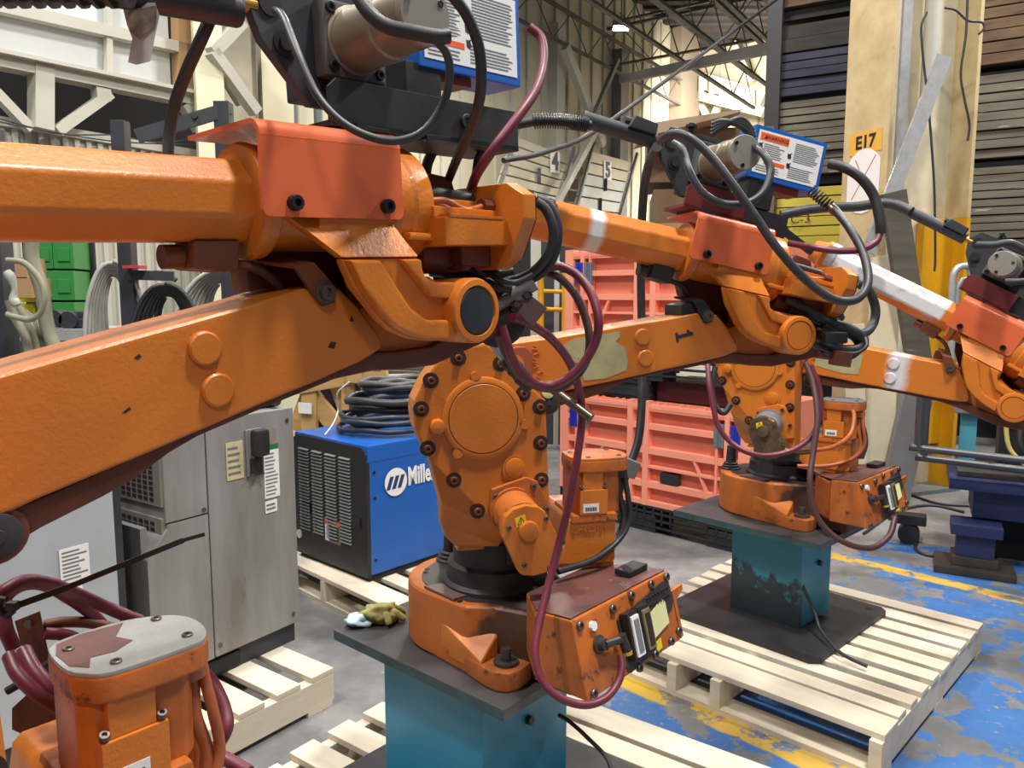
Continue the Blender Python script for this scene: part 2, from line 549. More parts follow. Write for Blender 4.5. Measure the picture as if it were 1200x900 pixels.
def floor_material():
    m = bpy.data.materials.new('painted_concrete')
    m.use_nodes = True
    nt = m.node_tree
    N, L = nt.nodes, nt.links
    p = N['Principled BSDF']
    geo = N.new('ShaderNodeNewGeometry')
    sep = N.new('ShaderNodeSeparateXYZ')
    L.new(geo.outputs['Position'], sep.inputs[0])

    def M(op, a, b=None, c=None):
        n = N.new('ShaderNodeMath')
        n.operation = op
        for i, x in enumerate((a, b, c)):
            if x is None:
                continue
            if isinstance(x, (int, float)):
                n.inputs[i].default_value = x
            else:
                L.new(x, n.inputs[i])
        return n.outputs[0]

    def ramp(v, lo, hi, a=0.0, b=1.0):
        n = N.new('ShaderNodeMapRange')
        n.interpolation_type = 'SMOOTHSTEP'
        n.inputs['From Min'].default_value = lo
        n.inputs['From Max'].default_value = hi
        n.inputs['To Min'].default_value = a
        n.inputs['To Max'].default_value = b
        L.new(v, n.inputs['Value'])
        return n.outputs[0]

    def noise(scale, detail=6, rough=0.6):
        n = N.new('ShaderNodeTexNoise')
        n.inputs['Scale'].default_value = scale
        n.inputs['Detail'].default_value = detail
        n.inputs['Roughness'].default_value = rough
        L.new(geo.outputs['Position'], n.inputs['Vector'])
        return n.outputs[0]

    def mixc(f, a, b):
        x = N.new('ShaderNodeMix')
        x.data_type = 'RGBA'
        L.new(f, x.inputs['Factor'])
        if isinstance(a, tuple):
            x.inputs['A'].default_value = a
        else:
            L.new(a, x.inputs['A'])
        x.inputs['B'].default_value = b
        return x.outputs['Result']
    X, Y = sep.outputs[0], sep.outputs[1]
    a = M('MULTIPLY', M('SUBTRACT', X, Y), 0.7071)      # along the painted lane
    b = M('MULTIPLY', M('ADD', X, Y), 0.7071)           # across it
    n1, n2, n3 = noise(2.2, 8, 0.65), noise(5.5, 8, 0.7), noise(28, 6, 0.7)
    col = mixc(ramp(n1, 0.35, 0.68), srgb(104, 104, 106), srgb(142, 141, 140))
    col = mixc(M('MULTIPLY', ramp(n2, 0.5, 0.75), 0.6), col, srgb(84, 84, 88))
    col = mixc(M('MULTIPLY', ramp(n3, 0.62, 0.7), 0.4), col, srgb(190, 188, 184))
    # blue paint, worn off in patches
    dens = M('MULTIPLY', ramp(a, -2.25, -1.25), ramp(b, 1.75, 2.2))
    dens = M('MULTIPLY', dens, ramp(b, 5.6, 4.6))
    bl = M('ADD', M('MULTIPLY', n1, 0.5), M('MULTIPLY', n2, 0.5))
    thr = M('SUBTRACT', 0.635, M('MULTIPLY', dens, 0.166))
    blue = ramp(M('SUBTRACT', bl, thr), 0.0, 0.02)
    blue = M('MULTIPLY', blue, ramp(n3, 0.68, 0.56))
    col = mixc(blue, col, srgb(56, 106, 168))
    speck = M('MULTIPLY', ramp(noise(6.3, 7, 0.7), 0.64, 0.67), M('MULTIPLY', ramp(b, 0.9, 1.3), ramp(b, 3.6, 3.0)))
    col = mixc(M('MULTIPLY', speck, 0.8), col, srgb(62, 124, 196))
    # red-brown leftovers
    red = M('MULTIPLY', ramp(noise(3.7, 6), 0.60, 0.66), M('MULTIPLY', ramp(b, 3.3, 3.8), ramp(a, -2.4, -1.7)))
    red = M('MULTIPLY', red, ramp(a, -0.2, -0.7))
    col = mixc(M('MULTIPLY', red, 0.7), col, srgb(176, 108, 100))
    # two yellow lane lines
    for off, wid, cov in ((2.33, 0.055, 0.44), (4.34, 0.05, 0.47)):
        d = M('ABSOLUTE', M('SUBTRACT', M('ADD', b, M('MULTIPLY', M('SUBTRACT', n2, 0.5), 0.06)), off))
        yl = M('MULTIPLY', ramp(d, wid + 0.008, wid - 0.008), ramp(n2, cov - 0.03, cov + 0.03))
        yl = M('MULTIPLY', yl, ramp(a, -2.3, -1.9))
        col = mixc(M('MULTIPLY', yl, 0.92), col, srgb(206, 166, 44))
    # dark tyre scuffs and oil
    sc = M('MULTIPLY', ramp(noise(1.3, 4), 0.56, 0.72), 0.55)
    col = mixc(sc, col, srgb(78, 80, 84))
    L.new(col, p.inputs['Base Color'])
    rr = ramp(n2, 0.3, 0.7, 0.32, 0.6)
    L.new(rr, p.inputs['Roughness'])
    bp_ = N.new('ShaderNodeBump')
    bp_.inputs['Strength'].default_value = 0.12
    bp_.inputs['Distance'].default_value = 0.004
    L.new(n3, bp_.inputs['Height'])
    L.new(bp_.outputs[0], p.inputs['Normal'])
    return m


FLOORM = floor_material()
b = MB()
b.span(-14, 26, -6, 40, -0.1, 0)
struct(b.build('floor', FLOORM))

# ---------------------------------------------------------------- far dock wall, left partition, roof
AZ = 56.0
dA = Vector((math.cos(R(AZ)), math.sin(R(AZ)), 0))
nA = Vector((math.sin(R(AZ)), -math.cos(R(AZ)), 0))      # towards the hall
FAR = W(705, 345, 20)


def wall_slab(name, p0, p1, z0, z1, th, material):
    p0, p1 = Vector(p0), Vector(p1)
    d = (p1 - p0).normalized()
    s = Vector((-d.y, d.x, 0)) * th
    m = MB()
    m.poly_prism([(p0.x, p0.y, z0), (p1.x, p1.y, z0), (p1.x + s.x, p1.y + s.y, z0), (p0.x + s.x, p0.y + s.y, z0)],
                 [(p0.x, p0.y, z1), (p1.x, p1.y, z1), (p1.x + s.x, p1.y + s.y, z1), (p0.x + s.x, p0.y + s.y, z1)])
    return struct(m.build(name, material))


w0 = FAR - dA * 12
w1 = FAR + dA * 15
wf = wall_slab('wall_dock', (w0.x, w0.y), (w1.x, w1.y), 0, 9.2, 0.3, CREAM)
# sheet seams of the wall cladding: ribs proud of the wall
m = MB()
for k in range(46):
    q = w0 + dA * (0.3 + k * 0.58) + nA * 0.02
    m.box((q.x, q.y, 4.6), (0.05, 0.05, 9.0), Matrix.Rotation(R(AZ), 4, 'Z'))
ribs = m.build('cladding_rib', CREAMW, wf, kind='stuff')
AZ2 = -36.0
e0 = W(735, 345, 27)
d2 = Vector((math.cos(R(AZ2)), math.sin(R(AZ2)), 0))
q0 = e0 - d2 * 1.0
q1 = e0 + d2 * 26
wb = wall_slab('wall_back', (q0.x, q0.y), (q1.x, q1.y), 0, 9.2, 0.3, CREAM)
m = MB()
for k in range(40):
    q = q0 + d2 * (0.4 + k * 0.62) - Vector((-d2.y, d2.x, 0)) * 0.02
    m.box((q.x, q.y, 4.6), (0.05, 0.05, 9.0), Matrix.Rotation(R(AZ2), 4, 'Z'))
m.build('cladding_rib', CREAMW, wb, kind='stuff')
b = MB()
b.span(-14, 26, 5.0, 40, 9.2, 9.4)
for k in range(60):
    y = 5.3 + k * 0.55
    b.span(-14, 26, y, y + 0.18, 9.12, 9.2)
struct(b.build('ceiling', DECK))


def joist(p0, p1, z, dep, name='roof_truss'):
    """open web joist: two chords and zig-zag web"""
    p0, p1 = Vector((p0[0], p0[1], z)), Vector((p1[0], p1[1], z))
    t = thing(name, 'x', 'truss', p0)
    L = (p1 - p0).length
    d = (p1 - p0) / L
    up = Vector((0, 0, dep))
    a = MB()
    a.bar((0, 0, 0), d * L, 0.08, 0.05)
    a.build('lower_chord', JOIST, t)
    a = MB()
    a.bar(up, d * L + up, 0.09, 0.06)
    a.build('upper_chord', JOIST, t)
    n = max(2, int(L / 1.5))
    a = MB()
    for i in range(n):
        s0, s1 = d * (L * i / n), d * (L * (i + .5) / n)
        s2 = d * (L * (i + 1) / n)
        a.bar(s0, s1 + up, 0.018, 0.018)
        a.bar(s1 + up, s2, 0.018, 0.018)
    a.build('web', JOIST, t, kind='stuff')
    return t


# joists that run along the dock wall direction, and girders across
jl = ['nearest to the camera', 'second from the camera', 'third from the camera', 'fourth, above the lamp', 'fifth, farthest back']
for i, (px, py, dist) in enumerate(((700, 6, 12.5), (760, -8, 11.5), (860, 10, 14), (640, 40, 17), (930, 20, 16))):
    c = W(px, py, dist)
    p0, p1 = c - dA * 9, c + dA * 8
    t = joist((p0.x, p0.y), (p1.x, p1.y), c.z, 0.7)
    t['label'] = 'grey open-web roof joist running along the dock wall, ' + jl[i]
    t['group'] = 'open-web joists under the roof'
gd = Vector((math.cos(R(-34)), math.sin(R(-34)), 0))
for i, (px, py, dist) in enumerate(((800, 62, 19), (700, 30, 21))):
    c = W(px, py, dist)
    p0, p1 = c - gd * 9, c + gd * 9
    t = joist((p0.x, p0.y), (p1.x, p1.y), c.z, 0.9)
    t['label'] = ('grey roof girder crossing behind the bright lamp', 'grey roof girder at the far end of the roof')[i]
    t['group'] = 'roof girders'

# bright lamp under the roof
lp = W(728, 32, 16)
t = thing('high_bay_light', 'bright white high-bay light hanging under the dark roof', 'lamp', lp)
LAMPM = mat('lit_lamp', (1, 1, 1, 1), emit=(0.95, 0.98, 1, 1), estr=60)
b = MB()
b.box((0, 0, 0.05), (0.34, 0.24, 0.1), bev=0.02)
b.build('housing', GREY, t)
b = MB()
b.box((0, 0, -0.015), (0.3, 0.2, 0.03))
b.build('diffuser', LAMPM, t)
b = MB()
b.cyl((0, 0, 0.1), (0, 0, 1.2), 0.012)
b.build('rod', GREY, t)

# dock doors 4 and 5: panelled, leaning back into the wall
def dock_door(c1, c2, c3, c4, num, label, npan, material):
    """corners: top left, top right, bottom right, bottom left (pixels) on the dock wall"""
    o = FAR + nA * 0.35
    P = [WV(px, py, o.x, o.y, AZ) for px, py in (c1, c2, c3, c4)]
    t = thing('dock_door', label, 'door', P[3], 0, 'overhead dock doors')
    Q = [p - P[3] for p in P]
    for i in range(npan):
        f0, f1 = i / npan + 0.006, (i + 1) / npan - 0.006
        l0, l1 = Q[3].lerp(Q[0], f0), Q[3].lerp(Q[0], f1)
        r0, r1 = Q[2].lerp(Q[1], f0), Q[2].lerp(Q[1], f1)
        th = nA * -0.06
        a = MB()
        a.poly_prism([l0, r0, r1, l1], [l0 + th, r0 + th, r1 + th, l1 + th], 0.008, 1)
        a.build('door_panel', material if i < npan - 2 or num == '4' else DOORP, t)
    a = MB()
    off = nA * 0.05
    for s0, s1 in ((Q[3], Q[0]), (Q[2], Q[1])):
        a.bar(s0 + off, s1 + off + (s1 - s0) * 0.1, 0.06, 0.06, nA)
    a.build('track', GREY, t)
    xd, yd = (Q[2] - Q[3]), (Q[0] - Q[3])
    cen = Q[3] + xd * (0.47 if num == '5' else .68) + yd * 0.84
    M = frame_matrix(cen + nA * 0.02, xd, (0, 0, 1))
    a = MB()
    a.box((0, 0, 0), (0.40, 0.46, 0.01))
    s = a.build('number_sign', WHITE, t)
    s.matrix_local = M
    put_m('numeral', text_mesh('numeral', num, 0.5, INK, 0.004, bold=.02), Matrix.Translation((0, 0, 0.012)), s)
    a = MB()
    for f in (0.3, 0.5, 0.7):
        q = Q[3] + xd * 0.5 + yd * f + nA * 0.03
        a.box(q, (0.07, 0.07, 0.3))
    a.build('latch', DKSTEEL, t)
    if num == '5':
        q = Q[3] + xd * 0.47 + yd * 0.30
        a = MB()
        M = frame_matrix(q + nA * 0.02, xd, (0, 0, 1))
        a.box((0, 0, 0), (0.62, 0.42, 0.03))
        f = a.build('window_frame', WHITE, t)
        f.matrix_local = M
        a = MB()
        a.box((0, 0, 0.012), (0.46, 0.28, 0.02))
        a.build('pane', GREY, f)
    return t


dock_door((603, 158), (668, 184), (640, 300), (556, 300), '4', 'tan panelled dock door marked 4', 12, DOORP)
dock_door((692, 176), (742, 190), (712, 300), (658, 300), '5', 'pale panelled dock door marked 5 with a small window', 9, DOORG)

# steel columns and braces standing at the dock wall
def wall_bar(name, label, cat, a_, b_, w, h, material, off=0.25, group=None):
    o = FAR + nA * off
    p0, p1 = WV(*a_, o.x, o.y, AZ), WV(*b_, o.x, o.y, AZ)
    m = MB()
    m.bar(p0, p1, w, h, nA)
    return tag(m.build(name, material), label, cat, group)


wall_bar('wall_column', 'grey steel column at the dock wall left of the door marked 4', 'column', (652, 30), (648, 300), 0.35, 0.3, CREAMW, 0.1)
wall_bar('wall_column', 'dark grey corner column right of the door marked 5', 'column', (727, 60), (723, 330), 0.45, 0.3, GREY, 0.12)
wall_bar('diagonal_brace', 'long cream brace leaning right behind the dock doors', 'brace', (662, 55), (706, 170), 0.22, 0.15, CREAMW, 0.5)
wall_bar('diagonal_brace', 'thin dark brace crossing the cream brace above the doors', 'brace', (724, 70), (692, 145), 0.1, 0.1, GREY, 0.6)
wall_bar('diagonal_brace', 'pale brace running down between doors 4 and 5', 'brace', (700, 150), (652, 240), 0.14, 0.1, CREAMW, 0.6)

# mezzanine with pipes against the back wall
def back_bar(mb, a_, b_, w, h, off):
    s = Vector((-d2.y, d2.x, 0)) * -off
    o = e0 + s
    mb.bar(WV(*a_, o.x, o.y, AZ2), WV(*b_, o.x, o.y, AZ2), w, h)


t = thing('mezzanine_frame', 'pale steel mezzanine frame with pipes along the bright back wall', 'structure frame', (0, 0, 0))
m = MB(); back_bar(m, (738, 68), (895, 118), 0.3, 0.45, 1.2); m.build('floor_beam', CREAMW, t)
m = MB(); back_bar(m, (738, 92), (895, 132), 0.2, 0.25, 1.4); m.build('lower_beam', CREAMW, t)
m = MB(); back_bar(m, (798, 40), (798, 150), 1.3, 0.6, 2.0); m.build('column', mat('brown_grey_column', srgb(132, 120, 104), 0.6), t)
for k, (a_, b_) in enumerate((((742, 100), (762, 148)), ((782, 100), (764, 145)), ((812, 100), (830, 140)), ((852, 100), (836, 138)), ((860, 50), (880, 95)))):
    m = MB(); back_bar(m, a_, b_, 0.18, 0.18, 1.0); m.build('brace', CREAMW, t)
for k in range(6):
    m = MB(); back_bar(m, (822 + k * 12, 90 + k * 3), (822 + k * 12, 116 + k * 3), 0.12, 0.12, 1.6); m.build('railing_post', CREAMW, t)
m = MB()
c0, c1 = W(728, 93, 17), W(905, 56, 12)
m.bar(c0, c1, 0.12, 0.16)
tag(m.build('crane_rail', JOIST), 'grey crane beam sloping up to the right under the roof', 'beam')
m = MB()
m.tube([W(590, 188, 3.3), W(640, 178, 3.6), W(700, 152, 4.2), W(800, 80, 5.2), W(912, -2, 6.6)], 0.012, 8)
tag(m.build('overhead_cable', CABLE), 'thin black cable rising from the robots to the roof', 'cable')

# ---------------------------------------------------------------- left partition building
LP = W(240, 345, 7.5)


def LV(px, py, off=0.0):
    o = LP + nA * off
    return WV(px, py, o.x, o.y, AZ)


def lbar(mb, a_, b_, w, h, off=0.0, up=(0, 0, 1), bev=0):
    mb.bar(LV(*a_, off), LV(*b_, off), w, h, up, bev)


u0, u1 = LP - dA * 3.6, LP - dA * 0.25
z_lo = LV(120, 92).z
wu = wall_slab('wall_left', (u0.x, u0.y), (u1.x, u1.y), z_lo, 5.2, 0.12, mat('white_partition_panel', srgb(204, 208, 206), 0.5, var=srgb(190, 194, 192), vscale=1.5, vamt=0.5))
t = thing('partition_frame', 'off-white steel frame carrying the white upper partition, with posts and braces', 'structure frame')
m = MB(); lbar(m, (-20, 4), (222, 59), 0.1, 0.09, 0.06); m.build('rail', CREAMW, t)
m = MB(); lbar(m, (-20, 66), (240, 119), 0.16, 0.13, 0.08); m.build('main_beam', CREAMW, t)
m = MB(); lbar(m, (-20, 60), (240, 114), 0.26, 0.03, 0.1); m.build('beam_flange', CREAMW, t)
m = MB(); lbar(m, (126, -20), (127, 86), 0.05, 0.06, 0.06, nA); m.build('mullion', CREAMW, t)
m = MB(); lbar(m, (48, 78), (48, 152), 0.14, 0.14, 0.1, nA); m.build('post', CREAMW, t)
m = MB(); lbar(m, (118, 104), (119, 118), 0.12, 0.1, 0.1, nA); m.build('gusset', CREAMW, t)
m = MB(); lbar(m, (-6, 108), (36, 152), 0.07, 0.08, 0.1, nA); m.build('brace', CREAMW, t)
m = MB(); lbar(m, (128, 110), (66, 154), 0.08, 0.08, 0.12, nA); m.build('brace', CREAMW, t)
m = MB(); lbar(m, (212, 20), (214, 108), 0.13, 0.12, 0.05, nA); m.build('post', CARD, t, label='brown post')
m = MB(); lbar(m, (216, 122), (234, 152), 0.1, 0.1, 0.1, nA); m.build('brace', CREAMW, t)
# painted loft shade on a wall behind the braces, and the corrugated wall below
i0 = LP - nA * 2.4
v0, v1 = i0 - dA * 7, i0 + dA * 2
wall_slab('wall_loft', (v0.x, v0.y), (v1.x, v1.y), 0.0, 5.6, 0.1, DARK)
s0, s1 = LP - dA * 4.2 - nA * 0.05, LP - dA * 0.0 - nA * 0.05
zt = LV(120, 163, -.05).z
wl = wall_slab('wall_corrugated', (s0.x, s0.y), (s1.x, s1.y), 0, zt, 0.06, CREAMW)
m = MB()
for k in range(44):
    q = s0 + dA * (0.05 + k * 0.095) + nA * 0.015
    m.box((q.x, q.y, zt / 2), (0.045, 0.03, zt - 0.02), Matrix.Rotation(R(AZ), 4, 'Z'), bev=0.008)
m.build('corrugation', CREAMW, wl, kind='stuff')
m = MB(); m.bar((s0.x, s0.y, zt), (s1.x, s1.y, zt), 0.12, 0.07); struct(m.build('trim_1', CREAMW))
for k, (a_, b_) in enumerate((((-5, 138), (135, 158)), ((135, 158), (232, 162)), ((-5, 142), (232, 170)))):
    m = MB()
    p, q = LV(*a_, 0.2), LV(*b_, 0.2)
    m.tube([p, (p + q) / 2 - Vector((0, 0, .05)), q], 0.006, 6)
    tag(m.build('wall_wire', CABLE), ('thin grey wire strung at the left above the white corrugated wall', 'thin grey wire strung beside the cream column', 'lower grey wire crossing the dark loft opening')[k], 'wire')
# cream columns right of the partition
for k, (px, y0_, y1_, wd, off, lab) in enumerate(((243, -30, 400, 0.24, 0.35, 'cream square steel column behind the black hose frame'), (322, -30, 420, 0.3, 0.2, 'cream steel column behind the near robot bracket'))):
    m = MB()
    top = LV(px - 4, y0_, off)
    m.box((top.x, top.y, top.z / 2), (wd, wd, top.z), Matrix.Rotation(R(AZ - 30), 4, 'Z'), bev=0.012)
    tag(m.build('steel_column', mat('cream_column_paint', srgb(222, 216, 184), 0.55, var=srgb(206, 198, 164), vscale=2, vamt=0.5)) if k == 0 else m.build('steel_column', MATS['cream_column_paint']), lab, 'column')
t = thing('column_brace', 'pale diagonal braces meeting at the cream square column', 'brace')
m = MB(); lbar(m, (248, 62), (283, 26), 0.1, 0.1, 0.5, nA); m.build('upper_brace', CREAMW, t)
m = MB(); lbar(m, (248, 60), (300, 132), 0.1, 0.1, 0.5, nA); m.build('lower_brace', CREAMW, t)
m = MB(); lbar(m, (256, 80), (282, 122), 0.07, 0.07, 0.3, nA); m.build('rear_brace', CREAMW, t)
cc = LP + dA * 2.2 - nA * 1.2
m = MB()
for k in range(5):
    q = cc + dA * (k * 0.4)
    m.cyl((q.x, q.y, 0), (q.x, q.y, 5), 0.06)
tag(m.build('hanging_plastic_strips', mat('grey_pvc', srgb(150, 152, 150), 0.4)), 'grey strip curtain hanging between the cream columns', 'curtain')['kind'] = 'stuff'

# ---------------------------------------------------------------- column E17 and the racks of boards
t = thing('building_column', 'dirty cream steel building column marked E17 with a safety-yellow base', 'column', (2.56, 5.70, 0), R(20))
a = MB(); a.span(-0.035, 0.0, -0.21, 0.21, 0, 9.0, bev=0.006); fl = a.build('flange', COLUMN, t)
a = MB(); a.span(0.0, 0.747, -0.015, 0.015, 2.05, 9.0); a.build('web', COLW, t)
a = MB(); a.span(0.0, 0.747, -0.017, 0.017, 0, 2.05); a.build('lower_web', COLW, t)
a = MB(); a.span(0.747, 0.782, -0.21, 0.21, 2.05, 9.0, bev=0.006); a.build('flange', COLUMN, t)
a = MB(); a.span(0.745, 0.784, -0.212, 0.212, 0.0, 2.05, bev=0.006); a.build('yellow_base', SAFETY, t)
a = MB(); a.span(0.46, 0.745, -0.10, -0.03, 0.35, 2.05, bev=0.01); a.build('yellow_guard', SAFETY, t)
a = MB(); a.span(-0.06, 0.82, -0.24, 0.24, 0.0, 0.03); a.build('base_plate', GREY, t)
a = MB(); a.cyl((0.42, -0.10, 2.9), (0.42, -0.10, 9.0), 0.055); a.build('conduit', CREAMW, t)
a = MB(); a.span(0.05, 0.13, -0.2, -0.18, 0.4, 9); a.build('white_strip', GALV, t)
zz = lambda py: W(1020, py, 5.6).z
M = frame_matrix((-0.036, -0.005, zz(164)), (0, -1, 0), (0, 0, 1))
a = MB(); a.box((0, 0, 0.001), (0.30, 0.155, 0.002))
s = a.build('number_plate', mat('amber_tag', srgb(222, 172, 70), 0.6, var=srgb(206, 156, 60), vscale=8), t); s.matrix_local = M
put_m('plate_text', text_mesh('plate_text', 'E17', 0.125, INK, 0.001, bold=.004), Matrix.Translation((0, 0, 0.003)), s)
M = frame_matrix((-0.036, 0.0, zz(207)), (0, -1, 0), (0, 0, 1))
a = MB()
ov = [(0.15 * math.cos(k * math.pi / 10) * (1 if True else 0), 0.23 * math.sin(k * math.pi / 10) - 0.02) for k in range(20)]
ov = [(max(-.15, min(.15, x * 1.25)), y) for x, y in ov]
a.xy(ov, 0, 0.003); s = a.build('white_patch', WHITE, t); s.matrix_local = M
a = MB()
for p, q in (((-.08, .14), (.1, -.18)), ((.11, .15), (-.1, -.14))):
    a.bar((*p, .0035), (*q, .0035), 0.007, 0.001)
a.build('red_cross', mat('red_print', srgb(190, 70, 60), 0.6), s)
for k, (p, q) in enumerate((((1147, 60, 5.3), (1132, 165, 5.3)),)):
    pass
wr = [((1086, 14), (1080, 30), (1081, 60), (1086, 105), (1091, 160), (1095, 225), (1096, 300), (1095, 318)), ((1107, 9), (1120, 12), (1134, 24), (1150, 26), (1153, 33), (1147, 40)), ((1134, -5), (1132, 40), (1126, 85), (1130, 115), (1136, 145), (1134, 165))]
for k, path in enumerate(wr):
    a = MB(); a.tube([W(x, y, 5.42) for x, y in path], 0.008, 6)
    tag(a.build('loose_wire', CABLE), ('long loose wire hanging down the middle of column E17', 'short wire curling off the top of column E17', 'wire hanging down the right flange of column E17')[k], 'wire')
# things leaning on the column
a = MB(); a.bar(W(1107, 66, 5.42), W(1018, 296, 5.38), 0.10, 0.02, (0, -1, 0))
tag(a.build('galvanised_strip', GALV), 'shiny galvanised strip leaning across the upper column E17', 'metal strip')
a = MB(); a.bar(W(1046, 225, 5.18), W(1080, 446, 5.24), 0.16, 0.05, (0, -1, 0))
tag(a.build('timber_brace', B_GREY), 'weathered grey timber leaning on column E17 above the right robot arm', 'timber')
a = MB(); a.bar(W(1080, 440, 5.25), WZ(1044, 596, 0.01), 0.2, 0.06, (0, -1, 0))
tag(a.build('steel_post', GREY), 'grey painted flat post leaning on the foot of column E17', 'post')
a = MB(); a.bar(W(1000, 380, 5.3), WZ(1003, 596, 0.01), 0.14, 0.04, (0, -1, 0), bev=.004)
tag(a.build('leaning_strip', COLW), 'white panel strip standing at the left of the foot of column E17', 'panel')
a = MB(); a.bar(W(1038, 300, 5.4), WZ(1028, 594, 0.01), 0.2, 0.03, (0, -1, 0), bev=.004)
tag(a.build('leaning_sheet', COLW), 'broad white panel standing in front of the column E17 web', 'panel')

# racks: boards in stacks, seen end on, running away to the left at azimuth -30
RAZ = -29.6
RO = W(950, 345, 8.0)
rd = Vector((math.cos(R(RAZ)), math.sin(R(RAZ)), 0))
rn = Vector((math.sin(R(RAZ)), -math.cos(R(RAZ)), 0))


def RV(px, py, off=0.0):
    o = RO + rn * off
    return WV(px, py, o.x, o.y, RAZ)


def board_stack(label, pxl, pxr, rows, material, seed, name='board_stack'):
    """rows: list of (y at px 950 or 1170 top, bottom) measured at the left end of the stack"""
    rng = random.Random(seed)
    base = RV(pxl, rows[-1][1])
    t = thing(name, label, 'board stack', base, R(RAZ), 'stacks of boards in the rack')
    xr = (RV(pxr, 345) - RV(pxl, 345)).length
    for (y0, y1) in rows:
        za, zb = RV(pxl, y0).z - base.z, RV(pxl, y1).z - base.z
        k = rng.uniform(-0.03, 0.03)
        a = MB()
        a.span(-0.02 + k * .3, xr + k, rng.uniform(-0.02, 0.015), 0.9, zb + 0.006, za - 0.004, bev=0.006)
        a.build('board', material, t)
    return t


def rows(y0, y1, n):
    h = (y1 - y0) / n
    return [(y0 + i * h, y0 + (i + 1) * h) for i in range(n)]


board_stack('topmost rough brown boards left of column E17', 902, 1012, rows(-26, 13, 3), B_BROWN, 1)
board_stack('near-black boards with pale scuffs left of column E17, above the violet boards', 902, 1012, rows(33, 66, 2), B_DARK, 2)
board_stack('dark violet boards left of column E17', 902, 1012, rows(66, 116, 5), B_PURP, 3)
board_stack('weathered grey boards behind the blue warning box', 902, 1010, rows(122, 208, 10), B_GREY, 4)
board_stack('yellow painted boards left of column E17 marked C-3', 900, 1005, rows(222, 312, 8), B_YEL, 5)
board_stack('rough brown boards at the top right beside column E17', 1128, 1330, rows(-40, 80, 9), B_BROWN, 6)
board_stack('grey boards with white scraps right of column E17, second stack down', 1125, 1330, rows(92, 188, 9), B_GREY, 7)
board_stack('lowest grey and brown boards right of column E17', 1120, 1330, rows(198, 300, 11), B_GREY, 8)
board_stack('dark boards at the bottom right behind the pipe frame', 1120, 1330, rows(318, 420, 6), B_DARK, 9)
# white marks, lettering
p = RV(925, 262, 0.03)
M = frame_matrix(RV(938, 257, 0.035), rd, (0, 0, 1))
put_m('board_lettering', text_mesh('board_lettering', 'C-3', 0.13, INK, 0.001), M)
tag(COL.objects['board_lettering'], 'dark C-3 lettering on the yellow painted boards', 'lettering')
t = thing('storage_rack', 'black steel rack frame carrying the stacks of boards', 'rack', RV(898, 345, .05), R(RAZ))
for k, px in enumerate((897, 1345)):
    a = MB(); q = RV(px, 345, 0.06); q = t.matrix_basis.inverted() @ q
    a.span(q.x - .07, q.x + .07, -0.05, 0.05, -1.6, 6.0); a.build('upright', BLACK, t)
zb0 = t.location.z
for py in (20, 120, 213, 308, 425):
    a = MB(); z = RV(902, py).z - 0
    q0, q1 = t.matrix_basis.inverted() @ RV(898, py, .0), t.matrix_basis.inverted() @ RV(1345, 345, .0)
    a.span(q0.x, q1.x, 0.12, 0.2, q0.z - 0.05, q0.z + 0.05); a.build('beam', DARK, t)
a = MB(); q0 = t.matrix_basis.inverted() @ RV(904, 345, 0)
q1 = t.matrix_basis.inverted() @ RV(1345, 345, 0)
a.span(q0.x, q1.x, 0.95, 1.0, -1.49, 6); a.build('dark_backdrop', DARK, t)  # near-black backdrop added to paint the dark gaps between stacks

# tan cartons and grey bin behind the middle wire feeder
def carton(label, pxl, pxr, py0, py1, dist, az, depth, material, sticker=None):
    o = W(pxl, py1, dist)
    r_ = WV(pxr, py1, o.x, o.y, az)
    h = W(pxl, py0, dist).z - o.z
    t = thing('cardboard_box', label, 'box', o, R(az), 'cartons behind the robots')
    w = (Vector((r_.x, r_.y, 0)) - Vector((o.x, o.y, 0))).length
    a = MB(); a.span(0, w, 0, depth, 0, h, bev=0.006); a.build('carton', material, t)
    a = MB(); a.span(w * .02, w * .98, -0.004, 0.001, h * .45, h * .53); a.build('tape', CARD, t)
    if sticker:
        a = MB(); a.span(w * sticker[0], w * (sticker[0] + .14), -0.006, 0.0, h * sticker[1], h * (sticker[1] + .12)); a.build('white_label', WHITE, t)
    return t


carton('brown carton with a small white label behind the middle feeder', 764, 905, 222, 306, 6.4, -8, 0.8, CARD_D, (0.05, 0.32))
carton('tan carton under the grey bin lid behind the middle feeder', 758, 905, 152, 214, 6.6, -8, 0.8, CARD_D)
o = W(754, 150, 6.2)
r_ = W(868, 131, 6.3)
t = thing('folded_cardboard', 'long tan flap on top of the cartons behind the middle feeder', 'lid', o)
a = MB(); d = r_ - o
a.poly_prism([Vector((0, 0, -.07)), d, d + Vector((.05, .5, 0)), Vector((0, .5, -.07))], [Vector((0, 0, .03)), d + Vector((0, 0, .02)), d + Vector((.05, .5, .02)), Vector((0, .5, .03))])
a.build('flap', mat('tan_board', srgb(170, 154, 126), 0.7), t)
t = thing('shelf_post', 'yellow rack post and shelf between the pink crate and the dock doors', 'rack', W(640, 420, 7.2))
